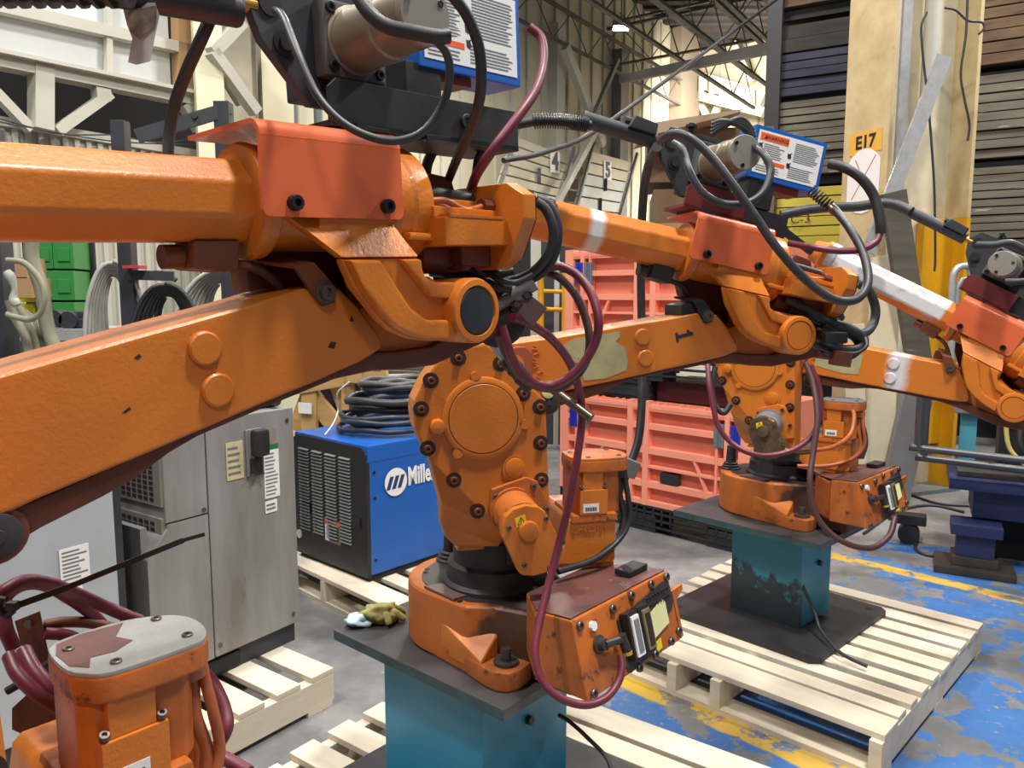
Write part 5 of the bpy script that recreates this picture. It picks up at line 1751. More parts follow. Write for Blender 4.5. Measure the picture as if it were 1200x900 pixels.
def build_arm(root, o):
    am = part('arm', 'lower_arm', lambda mb: (mb.uw(ARM, -.072, .060, .014, 3), mb.lathe(uvw(0, -.06, 0), (0, -1, 0), [(.13, 0), (.14, .01), (.14, .12), (.13, .13)], 36),
        mb.uw([(.68, .05), (.75, .048), (.90, .055), (.93, .0), (.90, -.055), (.75, -.06), (.68, -.015)], -.05, .03, .008)), SPRAYA if o['id'] == 3 else ORANGE, root)
    am.location = uvw(DISC[0], 0, DISC[2])
    am.rotation_euler = (0, -o['a2'], 0)
    for k, (u, w) in enumerate(((.479, .082), (.477, .026))):
        part('aboss%d' % k, 'round_boss', lambda mb: mb.lathe(uvw(u, .057, w), (0, -1, 0), [(.0225, 0), (.0215, .008), (.019, .0105), (0, .0105)], 24), ORANGE if o['id'] != 3 else SPRAYA, am)
    # cable clip strap
    cl = part('clip', 'cable_clip', lambda mb: mb.poly_prism([uvw(.652, .061, .094), uvw(.660, .061, .079), uvw(.678, .061, .079), uvw(.688, .061, .098), uvw(.668, .061, .135), uvw(.635, .061, .14)], [uvw(.652, .068, .094), uvw(.660, .068, .079), uvw(.678, .068, .079), uvw(.688, .068, .098), uvw(.668, .068, .135), uvw(.635, .068, .14)]), o['clip_mat'], am)
    part('clip2%d' % (o['id'] == 2), 'clip_saddle', lambda mb: (mb.poly_prism([uvw(.635, .068, .14), uvw(.668, .068, .135), uvw(.655, .0, .15), uvw(.615, .0, .155)], [uvw(.633, .066, .146), uvw(.666, .066, .141), uvw(.653, .0, .156), uvw(.613, .0, .161)]),
        mb.uw([(.600, .112), (.655, .112), (.645, .140), (.605, .140)], -.05, .055, .004) if o['id'] == 2 else mb.uw([(.60, .118), (.64, .116), (.63, .15), (.605, .15)], -.06, -.01, .004)), o['clip_mat'], cl)
    part('clipw', 'washer', lambda mb: mb.lathe(uvw(.669, .067, .097), (0, -1, 0), [(.0165, 0), (.0165, .003), (.011, .003), (.011, .009), (.006, .009), (.005, .005), (0, .005)], 18), STEEL, cl)
    # link rod under the arm
    LB = [(.20, -.052), (.24, -.047), (.31, -.045), (.35, -.042), (.40, -.030), (.44, -.026), (.52, -.028), (.66, -.034), (.73, -.048), (.78, -.066), (.85, -.085), (.94, -.088), (1.02, -.092)]
    LT = [(1.02, -.052), (.94, -.052), (.85, -.052), (.78, -.034), (.73, -.018), (.66, -.006), (.52, .0), (.44, .002), (.40, -.003), (.35, -.012), (.31, -.015), (.24, -.014), (.20, -.008)]
    ln = part('link', 'link_rod', lambda mb: (mb.uw(LB + LT, .0, .045, .006, 2), mb.lathe(uvw(.197, -.005, -.028), (0, -1, 0), [(.034, 0), (.034, .056), (.031, .06)], 24), mb.lathe(uvw(1.035, -.01, -.06), (0, -1, 0), [(.046, 0), (.046, .055), (.04, .06)], 24),
                mb.uw([(.98, -.08), (1.03, -.10), (1.075, -.06), (1.06, .0), (.93, .03), (.90, -.02)], -.035, .0, .006)), RUST_O, am)
    part('linkc', 'pivot_cap', lambda mb: mb.lathe(uvw(.197, .054, -.028), (0, -1, 0), [(.025, 0), (.025, .008), (.021, .010), (.008, .010), (.007, .013), (0, .013)], 24), RUBBER, ln)
    part('linkd', 'pivot_ring', lambda mb: mb.lathe(uvw(1.035, .048, -.06), (0, -1, 0), [(.032, 0), (.032, .004), (.024, .004), (.024, .001), (.016, .001), (.016, .005), (0, .005)], 24), RUST_O, ln)
    part('gus', 'arm_gusset', lambda mb: mb.uw([(.02, .11), (.14, .132), (.165, .126), (.178, .105), (.155, .0), (.06, -.05), (.0, -.03)], .060, .074, .004), MATS.get('brown_orange') or mat('brown_orange', srgb(150, 78, 48), .45, var=srgb(124, 62, 40), vscale=8), am)
    part('gush', 'gusset_hole', lambda mb: mb.lathe(uvw(.125, .0735, .088), (0, -1, 0), [(.026, 0), (.026, .001), (0, .001)], 24), ORANGE, am)
    def f(mb):
        rng = random.Random(4)
        for i in range(7):
            u, w = .185 + rng.uniform(-.006, .006), .02 + i * .016
            mb.bar(uvw(u - .007, .061, w), uvw(u + .007, .061, w + rng.uniform(-.006, .006)), .004, .004, (0, -1, 0), bev=.001)
            mb.bar(uvw(u + .007, .061, w), uvw(u + rng.uniform(-.004, .006), .061, w + .009), .004, .004, (0, -1, 0), bev=.001)
    part('acast', 'cast_lettering', f, ORANGE, am, kind='stuff')
    if o['id'] == 2:
        part('peel', 'peeled_label', lambda mb: mb.uw([(.262, .108), (.30, .118), (.36, .112), (.42, .110), (.418, .096), (.404, .086), (.426, .066), (.428, .03), (.42, .006), (.36, -.002), (.30, .006), (.296, .05), (.272, .07)], .0602, .0612), PEEL, am, label='patch of weathered peeled label')
        q = put('stencil_number', text_mesh('stencil_number', 'I', .04, INK, .0004), am)
        q.matrix_local = frame_matrix(uvw(.31, .0615, .05), (1, 0, 0), (0, 0, 1))
        part('one', 'stencil_number', lambda mb: (mb.uw([(.578, .0645), (.622, .0650), (.622, .0555), (.578, .0550)], .0602, .0608), mb.uw([(.572, .072), (.579, .072), (.579, .047), (.572, .047)], .0602, .0609), mb.uw([(.616, .0555), (.622, .0555), (.610, .0735), (.604, .0705)], .0602, .0609)), INK, am, label='black figure 1 lying on its side')
        part('ydot', 'yellow_disc', lambda mb: mb.cyl(uvw(.20, .06, .0), uvw(.20, .068, .0), .017, seg=18, bev=.002), PALE, am)
    if o['id'] == 3:
        part('peel3', 'peeled_label', lambda mb: mb.uw([(.20, .10), (.37, .096), (.365, .02), (.30, .015), (.20, .028)], .0602, .0612), PEEL, am, label='patch of weathered peeled label')
    if o['id'] == 1:
        part('chip', 'paint_chip', lambda mb: (mb.uw([(.395, .1005), (.402, .103), (.404, .099), (.398, .097)], .060, .0604), mb.uw([(.652, .02), (.66, .026), (.668, .022), (.662, .014)], .060, .0604), mb.uw([(.70, .043), (.706, .05), (.708, .04)], .060, .0604), mb.uw([(.36, .045), (.37, .048), (.371, .045), (.363, .043)], .060, .0604)), RECESS, am)
    return am


LEG = [(-.234, .087), (-.216, .046), (-.175, -.002), (-.153, -.020), (-.121, -.034), (-.08, -.042), (-.02, -.046)] + arc(0, 0, .0485, -100, 88, 14) + [(-.025, .048), (-.075, .050), (-.090, .056), (-.095, .07), (-.094, .086)]
LEG_T = [(-.300, .150), (-.275, .132), (-.234, .087), (-.094, .086), (-.112, .125), (-.12, .150)]


def build_forearm(root, o):
    cx, cz = DISC[0] + ARM_L * math.cos(o['a2']), DISC[2] + ARM_L * math.sin(o['a2'])
    AX = .167
    def body(mb):
        # elbow housing: drum along the forearm axis, shoulder drum, casting leg
        mb.lathe(uvw(-.325, 0, AX), (1, 0, 0), [(.05, 0), (.076, .004), (.080, .012), (.078, .028), (.068, .036), (.068, .195), (.084, .205), (.090, .215), (.091, .245), (.0945, .250), (.0945, .278), (.091, .284), (.08, .287)], 44)
        mb.uw(LEG, .092, .110, .006, 2)
        mb.uw([(-.13, .087), (-.115, .0), (-.07, -.030), (-.02, -.03), (-.02, .04), (-.09, .06), (-.094, .087)], -.04, .10)
        vv = [.074, .082, .114, .114, .088, .08]
        mb.poly_prism([uvw(u, v - .02, w) for (u, w), v in zip(LEG_T, vv)], [uvw(u, v, w) for (u, w), v in zip(LEG_T, vv)], .006, 2)
        mb.uw([(-.25, .12), (-.12, .10), (-.10, .2), (-.24, .2)], -.06, .085, .006)
        mb.lathe(uvw(0, -.06, 0), (0, -1, 0), [(.044, 0), (.048, .006), (.048, .11), (.052, .115), (.052, .190), (.049, .196), (.040, .197), (.0385, .192), (0, .192)], 36)
    fa = part('elbow', 'elbow_casting', body, ORANGE, root)
    fa.location = uvw(cx, 0, cz)
    fa.rotation_euler = (0, -o['a3'], 0)
    part('farleg', 'far_leg', lambda mb: mb.uw([(-.30, .14), (-.26, .06), (-.18, -.02), (-.10, -.046), (.0, -.048), (.04, .0), (.0, .05), (-.05, .14)], -.10, -.06, .006), RUST_O, fa, label='far side of the casting, darkened as painted shade')  # added leg, dark brown to paint the shaded void behind the casting
    # raised ribs on the leg
    part('rib1', 'leg_rib', lambda mb: mb.uw([(-.230, .084), (-.178, .083), (-.128, .013), (-.096, -.008), (-.040, -.012), (-.040, -.042), (-.08, -.039), (-.119, -.031), (-.151, -.017), (-.172, .0), (-.212, .047)], .104, .126, .006, 2), ORANGE, fa)
    part('rib2', 'leg_rib', lambda mb: mb.uw([(-.136, .083), (-.098, .083), (-.098, .068), (-.092, .056), (-.075, .047), (-.03, .046), (-.038, .020), (-.082, .026)], .104, .122, .005, 2), ORANGE, fa)
    part('ecap', 'pivot_disc', lambda mb: mb.lathe(uvw(0, .128, 0), (0, -1, 0), [(.0375, 0), (.0375, .006), (.036, .008), (0, .008)], 32), BPLAST if o['id'] == 1 else ORANGE, fa, label='black end disc' if o['id'] == 1 else None)
    part('lugs', 'stop_lug', lambda mb: mb.uw([(-.095, .112), (-.040, .110), (-.040, .122), (-.095, .124)], .06, .094, .004), ORANGE, fa)
    # forearm tube
    def f(mb):
        n = 8
        seg = []
        for i in range(n):
            a_ = 22.5 + i * 45
            seg.append((.0585 * math.cos(R(a_)), .0585 * math.sin(R(a_))))
        lo = [uvw(-.315, p[0], AX + p[1]) for p in seg]
        hi = [uvw(-.83, p[0] * .96, AX + p[1] * .96) for p in seg]
        mb.poly_prism(lo, hi, .006, 2)
        mb.lathe(uvw(-.80, 0, AX), (-1, 0, 0), [(.056, 0), (.062, .01), (.062, .05), (.05, .06), (.04, .10)], 28)
    fa2 = part('tube', 'forearm_tube', f, {1: ORANGE, 2: SPRAY2, 3: SPRAY3}[o['id']], fa, label={1: None, 2: 'orange tube with a white sprayed band', 3: 'tube coated in white primer on its upper side'}[o['id']])
    if o['id'] == 2:
        q = put('lettering', text_mesh('lettering', 'BB', .05, INK, .0004), fa2)
        nrm = Vector((0, -math.cos(R(45)), math.sin(R(45))))
        q.matrix_local = frame_matrix(uvw(-.72, .0545 * .72, AX + .0545 * .72), (1, 0, 0), (0, math.sin(R(45)), math.cos(R(45))))
    # wrist motor box at the back
    rb = part('rbox', 'wrist_motor_box', lambda mb: (mb.uw([(-.05, .102), (.092, .102), (.092, .142), (-.05, .146)], -.11, .124, .003), mb.uw([(-.05, .146), (.092, .142), (.092, .160), (-.05, .164)], -.09, .100, .003), mb.uw([(-.05, .158), (.092, .156), (.092, .176), (-.05, .180)], -.07, .072, .003)), ORANGE, fa)
    part('rboxr', 'recess_strip', lambda mb: mb.uw([(-.04, .145), (.08, .1425), (.08, .148), (-.04, .151)], .08, .1245, .001), ORANGE_D, rb)
    OCT = [(-.124, .203), (.124, .203), (.160, .182), (.160, .142), (.128, .080), (.098, .062), (-.098, .062), (-.128, .080), (-.16, .142), (-.16, .182)]
    part('rend', 'end_plate', lambda mb: mb.poly_prism([uvw(.089, v, w) for v, w in OCT], [uvw(.121, v, w) for v, w in OCT], .004, 2), ORANGE, rb)
    part('rendb', 'gasket', lambda mb: mb.poly_prism([uvw(.120, v * .98, .14 + (w - .14) * .98) for v, w in OCT], [uvw(.125, v * .98, .14 + (w - .14) * .98) for v, w in OCT]), RECESS, rb)
    part('runder', 'under_motor', lambda mb: (mb.uw([(.02, .07), (.090, .068), (.090, .104), (.02, .104)], -.07, .085, .006), mb.cyl(uvw(-.04, .03, .09), uvw(.06, .03, .09), .03, seg=16)), RUST_O, rb)
    part('rmot', 'small_motor', lambda mb: (mb.uw([(.01, .180), (.066, .178), (.076, .196), (.066, .220), (.015, .226), (.0, .205)], -.04, .02, .006), mb.cyl(uvw(-.04, .0, .200), uvw(.01, .0, .200), .011, seg=10)), RUST_O, rb)
    def f(mb):
        for k in range(3):
            mb.tube([uvw(-.045, .085 - .02 * k, .172), uvw(-.015, .092 - .02 * k, .172 - .004 * k), uvw(.03, .088 - .02 * k, .160), uvw(.075, .088 - .022 * k, .168), uvw(.092, .085 - .02 * k, .168)], .0055, 7)
    part('rpipe', 'copper_toned_cable', f, MATS.get('orange_cable') or mat('orange_cable', srgb(176, 96, 54), .4, var=srgb(120, 62, 40), vscale=20), rb)
    part('rpipe2', 'black_sleeve', lambda mb: mb.tube([uvw(-.05, .045, .188), uvw(.01, .05, .186), uvw(.08, .05, .182)], .012, 9), RUBBER, rb)
    part('rnut', 'cable_gland', lambda mb: mb.cyl(uvw(.066, .088, .168), uvw(.090, .088, .168), .012, seg=8), RUST_O, rb)
    # red-orange saddle bracket for the wire feeder
    def f(mb):
        z1 = .266
        fr = [(-.332, z1), (-.104, z1), (-.104, .152)] + arc(-.114, .152, .010, 0, -90, 4) + arc(-.325, .152, .010, -90, -180, 4)
        fr = [(-.332, .2435), (-.104, .2435)] + fr[2:]
        mb.uw(fr, .086, .092)
        pf = [(-.10, z1), (.070, z1)] + arc(.070, z1 - .022, .022, 90, 0, 6) + [(.0922, .2438), (.0858, .2438)] + arc(.070, z1 - .022, .016, 0, 90, 6) + [(-.10, z1 - .006)]
        mb.poly_prism([uvw(-.332, v, w) for v, w in pf], [uvw(-.104, v, w) for v, w in pf])
    sb = part('saddle', 'saddle_bracket', f, ORANGE_R, fa)
    for u in (-.29, -.137):
        screw(sb, uvw(u, .0915, .160), (0, -1, 0), .0105, .012)
    part('tip', 'torch_lead_nub', lambda mb: (mb.uw([(-.405, .078), (-.342, .072), (-.335, .115), (-.40, .115)], -.03, .03, .006), mb.cyl(uvw(-.405, 0, .095), uvw(-.43, 0, .095), .016, seg=12), mb.tube([uvw(-.345, .0, .085), uvw(-.30, .01, .075), uvw(-.26, .01, .04), uvw(-.235, .0, .01)], .007)), RUST_O if o['id'] != 2 else BLACK, fa)
    return fa


ROB = {
    1: dict(xy=(-.676, .745), psi=47.69, a2=17.16, a3=2.91, base=-5),
    2: dict(xy=(-.044, 1.982), psi=14.04, a2=11.64, a3=-10.83, base=-41.2),
    3: dict(xy=(1.137, 3.205), psi=-32.89, a2=-6.78, a3=-28.08, base=-46.2),
}
LAB = {1: 'nearest orange welding robot, its bare arm filling the left of the picture', 2: 'middle orange welding robot on a teal pedestal, arm marked with a black 1', 3: 'farthest orange welding robot, with white primer sprayed on its forearm'}
CHROME = mat('weathered_bare_casting', srgb(120, 100, 80), .4, .5, var=srgb(70, 54, 44), vscale=22, vamt=.9, spots=srgb(206, 200, 190), sscale=24, sthr=.62, bump=.5, bscale=60)
FM_W = {}
for i, r in ROB.items():
    o = dict(id=i, a2=R(r['a2']), a3=R(r['a3']), emb=(i != 1), mount_mat=ORANGE_D if i == 2 else ORANGE, motor_mat=ORANGE_D if i == 2 else GREY,
             cover_mat=CHROME if i == 3 else ORANGE, cap_mat=CHROME if i == 3 else ORANGE, lid_mat={1: ALU, 2: ORANGE_D, 3: GREY}[i], clip_mat=RUST_O if i != 2 else BLACK,
             cable_mat={1: MATS.get('orange_cable') or mat('orange_cable', srgb(176, 96, 54), .4, var=srgb(120, 62, 40), vscale=20), 2: RUBBER, 3: MATS.get('orange_cable')}[i])
    o['boot'] = {1: 0, 2: .03, 3: -.06}[i]
    if i == 1:
        o['lid_label'] = 'bare grey metal lid plate'
    root = thing('welding_robot', LAB[i], 'robot', (r['xy'][0], r['xy'][1], PZ), R(r['psi']), 'orange welding robots in a row')
    build_base(root, R(r['base'] - r['psi']), o)
    build_turret(root, o)
    build_arm(root, o)
    fa = build_forearm(root, o)
    M = Matrix.Translation(root.location) @ Matrix.Rotation(R(r['psi']), 4, 'Z')
    FM_W[i] = (M @ Matrix.Translation(fa.location) @ Matrix.Rotation(-o['a3'], 4, 'Y'), M, M @ Matrix.Translation(uvw(DISC[0], 0, DISC[2])) @ Matrix.Rotation(-o['a2'], 4, 'Y'), M @ Matrix.Rotation(R(r['base'] - r['psi']), 4, 'Z'))
    # pedestal: floor plate, box post, top plate
    z0 = .14
    if i == 1:
        ped = (-.36, .30, -.27, .27)
    elif i == 2:
        ped = (-.376, .254, -.252, .252)
    else:
        ped = (-.333, .316, -.294, .252)
    t = thing('steel_pedestal', {1: 'teal steel pedestal under the nearest robot, below the frame', 2: 'teal steel pedestal carrying the middle robot', 3: 'teal steel pedestal carrying the farthest robot'}[i], 'pedestal', (r['xy'][0], r['xy'][1], 0), R(r['base']), 'teal robot pedestals')
    a = MB(); a.span(ped[0], ped[1], ped[2], ped[3], PZ - .028, PZ - .0005, bev=.003); a.build('top_plate', PLATE, t)
    a = MB(); a.span(ped[0] + .001, ped[1] - .001, ped[2] - .0005, ped[3], PZ - .027, PZ - .004); a.build('plate_edge', MATS.get('grimy_teal') or mat('grimy_teal', srgb(52, 84, 88), .5, var=srgb(40, 52, 54), vscale=14, vamt=.8), t)
    pc = ((-.20, .10, -.15, .15), (-.24, .13, -.19, .15), (-.12, .19, -.17, .10))[i - 1]
    a = MB(); a.span(pc[0], pc[1], pc[2], pc[3], z0 + .02, PZ - .027, bev=.008); a.build('post', TEAL if i != 3 else (MATS.get('dark_patched_teal') or patched_teal()), t)
    fpz = ((-.45, .35, -.35, .35), (-.367, .40, -.41, .30), (-.33, .36, -.38, .30))[i - 1]
    a = MB(); a.xy([(fpz[0], fpz[2] + .03), (fpz[0] + .03, fpz[2]), (fpz[1] - .03, fpz[2]), (fpz[1], fpz[2] + .03), (fpz[1], fpz[3] - .03), (fpz[1] - .03, fpz[3]), (fpz[0] + .03, fpz[3]), (fpz[0], fpz[3] - .03)], z0 - .0, z0 + .022, .003); fp = a.build('floor_plate', DKPLATE, t)
    a = MB()
    for x in (fpz[0] + .06, fpz[1] - .06):
        for y in (fpz[2] + .06, fpz[3] - .06): a.cyl((x, y, z0 + .0215), (x, y, z0 + .0235), .012, seg=12)
    a.build('bolt_hole', DARK, fp)
    a = MB(); a.cyl((pc[1] - .002, -.02, .40), (pc[1] + .014, -.02, .40), .012, seg=12); a.build('cable_entry', RUBBER, t)

# ---------------------------------------------------------------- wire feeders on the saddles
def build_feeder(i, du, label, chan_mat, box_label):
    FM = FM_W[i][0]
    t = bpy.data.objects.new('wire_feeder', None); COL.objects.link(t)
    t.matrix_world = FM @ Matrix.Translation((du, 0, .266))
    tag(t, label, 'wire feeder', 'wire feeders on the robot elbows')
    P = lambda u, v, w: uvw(u, v, w - .266)
    def uwp(mb, pts, v0, v1, bev=0, seg=2):
        mb.uw([(u, w - .266) for u, w in pts], v0, v1, bev, seg)
    ux = .03 if i == 1 else -.19
    a = MB(); uwp(a, [(-.365, .272), (ux, .268), (ux, .276), (-.365, .280)], -.06, .062)
    uwp(a, [(-.365, .272), (ux, .268), (ux, .335), (-.35, .338), (-.365, .325)], .056, .062, .001)
    ch = a.build('mount_channel', chan_mat, t)
    if i != 1:
        a = MB(); uwp(a, [(-.19, .270), (.0, .270), (.0, .33), (-.19, .33)], -.058, -.03, .001); a.build('rear_channel', BLACK, t)
    if i == 1:
        screw(ch, P(-.10, .062, .305), (0, -1, 0), .012, .006, m=BLACK)
    a = MB(); uwp(a, [(-.33, .267), (-.27, .267), (-.27, .274), (-.33, .276)], -.05, .075, .001); uwp(a, [(-.20, .267), (-.15, .267), (-.15, .274), (-.20, .274)], -.05, .078, .001); a.build('slide_clamp', BLACK, t)
    # gun plate
    pl = [(-.411, .481), (-.437, .441), (-.418, .392), (-.345, .312), (-.20, .312), (-.20, .484)]
    a = MB(); uwp(a, pl, -.03, -.012, .002); uwp(a, [(-.33, .33), (-.20, .33), (-.20, .47), (-.33, .478)], -.10, -.012, .004); gp = a.build('drive_plate', BFRAME, t)
    a = MB(); a.lathe(P(-.402, -.012, .442), (0, -1, 0), [(.017, 0), (.017, .003), (.012, .003)], 18); a.lathe(P(-.383, -.012, .392), (0, -1, 0), [(.018, 0), (.018, .004), (.011, .004), (.011, .010), (0, .010)], 16); a.build('plate_fittings', BLACK, gp)
    a = MB(); a.cyl(P(-.35, -.02, .484), P(-.35, -.02, .506), .008, seg=10); a.cyl(P(-.35, -.02, .494), P(-.35, -.02, .5), .016, seg=14); a.build('tension_knob', BLACK, gp)
    a = MB(); uwp(a, [(-.335, .352), (-.225, .352), (-.225, .46), (-.335, .46)], -.012, .018, .006); fl = a.build('gear_flange', MATS.get('grey_gear') or mat('grey_gear', srgb(104, 104, 102), .45, .3, var=srgb(80, 78, 74), vscale=10), t)
    for u, w in ((-.322, .365), (-.238, .365), (-.322, .447), (-.238, .447)):
        screw(fl, P(u, .017, w), (0, -1, 0), .008, .006)
    a = MB()
    a.lathe(P(-.279, .01, .407), (-.06, -1, 0), [(.050, 0), (.050, .012), (.046, .014), (.045, .10), (.042, .104), (.042, .176)], 32)
    mo = a.build('drive_motor', MOTORG, t)
    a = MB(); a.lathe(P(-.290, .183, .407), (-.06, -1, 0), [(.0425, -.006), (.0425, .002), (.041, .004), (0, .004)], 32); ec = a.build('end_cap', MATS.get('grey_end_cap') or mat('grey_end_cap', srgb(150, 146, 136), .42, .3, var=srgb(124, 118, 104), vscale=12, vamt=.6), mo)
    for k in range(3):
        a_ = R(30 + 120 * k)
        screw(ec, P(-.291 + .032 * math.cos(a_), .187, .407 + .032 * math.sin(a_)), (0, -1, 0), .005, .003)
    # control box with its warning plate
    bw = (-.155, .075, .412, .556) if i != 1 else (-.112, .148, .408, .575)
    yo = -.03
    a = MB(); uwp(a, [(bw[0], bw[2]), (bw[1], bw[2]), (bw[1], bw[3]), (bw[0], bw[3])], yo - .09, yo, .004); bx = a.build('control_box', BLUE, t)
    lx0, lx1, lz0, lz1 = bw[0] + .012, bw[1] - .012, bw[2] + .016, bw[3] - .012
    a = MB(); uwp(a, [(lx0, lz0), (lx1, lz0), (lx1, lz1), (lx0, lz1)], yo, yo + .001); lb = a.build('warning_plate', WHITE, bx)
    a = MB(); uwp(a, [(lx0 + .006, lz1 - .026), (lx0 + .096, lz1 - .026), (lx0 + .096, lz1 - .006), (lx0 + .006, lz1 - .006)], yo + .001, yo + .0016); uwp(a, [(lx0 + .03, lz0 + .028), (lx0 + .096, lz0 + .028), (lx0 + .096, lz0 + .038), (lx0 + .03, lz0 + .038)], yo + .001, yo + .0016)
    a.build('orange_band', WARN, lb)
    a = MB()
    rng = random.Random(i)
    for x0, x1, z0, z1 in ((lx0 + .022, lx0 + .088, lz0 + .044, lz1 - .032), (lx0 + .118, lx1 - .008, lz0 + .052, lz1 - .01), (lx0 + .11, lx1 - .012, lz0 + .006, lz0 + .04), (lx0 + .008, lx0 + .092, lz0 + .005, lz0 + .024)):
        n = int((z1 - z0) / .0052)
        for k in range(n):
            z = z1 - (k + .5) * (z1 - z0) / n
            uwp(a, [(x0, z - .0011), (x1 - rng.uniform(0, .02), z - .0011), (x1 - rng.uniform(0, .02), z + .0011), (x0, z + .0011)], yo + .001, yo + .0015)
    a.build('print_lines', GINK, lb, kind='stuff')
    a = MB()
    for x, z in ((lx0 + .106, lz0 + .066), (lx0 + .108, lz0 + .040), (lx0 + .012, lz0 + .075)):
        uwp(a, [(x - .006, z - .006), (x + .001, z - .009), (x + .006, z - .004), (x + .003, z + .004), (x + .007, z + .009), (x - .002, z + .005), (x - .007, z + .006)], yo + .001, yo + .0016)
    uwp(a, [(lx0 + .018, lz1 - .022), (lx0 + .028, lz1 - .022), (lx0 + .023, lz1 - .011)], yo + .0016, yo + .002)
    a.build('warning_symbols', INK, lb)
    q = put('warning_text', text_mesh('warning_text', 'WARNING', .0145, INK, .0003), lb)
    q.matrix_local = frame_matrix(P(lx0 + .060, yo + .0019, lz1 - .0165), (1, 0, 0), (0, 0, 1))
    a = MB(); uwp(a, [(-.14, .335), (-.06, .335), (-.06, .414), (-.14, .414)], yo - .07, yo - .004, .002); a.build('box_bracket', BLACK, t)
    a = MB(); uwp(a, [(-.10, .392), (.02, .392), (.02, .412), (-.10, .412)], yo - .06, yo - .01); a.build('junction_plate', MAROON, t)
    a = MB(); uwp(a, [(-.20, .335), (-.02, .335), (.02, .30), (.115, .262) if i != 1 else (.03, .29), (.105, .245) if i != 1 else (.02, .28), (.0, .285), (-.20, .29)], -.055, -.045, .001); a.build('support_arm', BLACK, t)
    # nozzle and hose sleeve to the left
    a = MB(); a.cyl(P(-.42, -.02, .436), P(-.45, -.02, .436), .010, seg=12); a.build('brass_fitting', BRASS, gp)
    a = MB(); a.cyl(P(-.445, -.02, .436 if i != 1 else .424), P(-.655, -.02, .444 if i != 1 else .415), .021, seg=18, bev=.003); uwp(a, [(-.535, .447), (-.455, .444), (-.455, .474), (-.52, .480)], -.05, .01, .004); a.cyl(P(-.54, -.02, .468), P(-.51, -.02, .468), .012, seg=10); nz = a.build('hose_sleeve', BLACK if i == 1 else BFRAME, t)
    return t, P, FM @ Matrix.Translation((du, 0, .266))


F1, P1, FW1 = build_feeder(1, .163, 'near wire feeder with a grey motor and blue warning box, cut by the top edge', BLACK, '')
F2, P2, FW2 = build_feeder(2, 0, 'middle wire feeder with a tan motor and a blue box marked WARNING', MAROON, '')
F3, P3, FW3 = build_feeder(3, 0, 'far wire feeder with a round grey motor cap at the right edge', MAROON, '')

# ---------------------------------------------------------------- cables on the feeders
def fcable(F, FWm, pts, r, m, name='cable', seg=9, label=None):
    inv = FWm.inverted()
    mb = MB(); mb.tube([inv @ W(*p) for p in pts], r, seg)
    return mb.build(name, m, F, label=label)


GC = CABLE
# near feeder
fcable(F1, FW1, [(322, 12, 1.12), (332, 20, 1.05), (348, 60, 1.0), (372, 112, .98), (408, 148, .97), (455, 165, .97), (495, 155, .97), (520, 120, .97), (527, 85, .96), (523, 62, .95), (512, 48, .94)], .0052, GC)
fcable(F1, FW1, [(415, -12, .93), (430, 12, .92), (452, 30, .915), (485, 38, .91), (512, 43, .91), (526, 42, .915)], .0085, RUBBER)
fcable(F1, FW1, [(528, -8, 1.0), (548, 20, 1.02), (562, 60, 1.04), (563, 110, 1.07), (552, 150, 1.15), (536, 185, 1.25), (524, 215, 1.38)], .0075, RUBBER)
fcable(F1, FW1, [(578, 172, 1.4), (562, 182, 1.4), (557, 205, 1.4), (550, 225, 1.4)], .0075, RUBBER)
fcable(F1, FW1, [(550, 158, 1.42), (525, 162, 1.42), (508, 175, 1.42), (500, 195, 1.42), (497, 225, 1.42)], .0078, GC)
fcable(F1, FW1, [(508, 175, 1.42), (501, 192, 1.42), (498, 210, 1.42)], .0098, BLACK, name='ribbed_sleeve')
fcable(F1, FW1, [(620, 32, 1.42), (634, 45, 1.42), (637, 72, 1.4), (628, 105, 1.36), (606, 138, 1.32), (580, 172, 1.3), (560, 202, 1.32), (552, 222, 1.36)], .0085, HOSE, name='purple_hose')
fcable(F1, FW1, [(252, 4, 1.1), (246, 22, 1.1), (236, 45, 1.1), (218, 85, 1.12), (204, 125, 1.16), (198, 160, 1.22), (197, 195, 1.34)], .0088, RUBBER)
# hanging instruction tag in a plastic bag
t = F1
bagM = mat('clear_wrap_bag', srgb(206, 206, 204), .25, var=srgb(120, 100, 90), vscale=30, vamt=.5)
inv = FW1.inverted()
def sheet(pix, d, th, name, m):
    lo = [inv @ W(x, y, d) for x, y in pix]; hi = [inv @ W(x, y, d + th) for x, y in pix]
    mb = MB(); mb.poly_prism(lo, hi); return mb.build(name, m, F1)
bag = sheet(((144, 10), (158, 3), (182, 3), (187, 18), (181, 46), (176, 72), (160, 76), (150, 73), (155, 45), (149, 30)), 1.0, .004, 'plastic_bag', bagM)
sheet(((150, 14), (183, 6), (181, 30), (163, 46), (152, 36)), .996, .003, 'folded_paper', mat('brown_print_paper', srgb(150, 132, 116), .7, var=srgb(70, 60, 58), vscale=60, vamt=.8))
# ribbed conduit leaving the top left corner
mb = MB()
pc = [inv @ W(x, -12, .95) for x in (150, 60, -60)]
mb.tube(pc, .013, 10)
for k in range(12):
    p = pc[0].lerp(pc[2], k / 12.0)
    mb.lathe(p, pc[2] - pc[0], [(.0205, 0), (.0205, .005)], 12)
mb.build('ribbed_conduit', BLACK, F1)
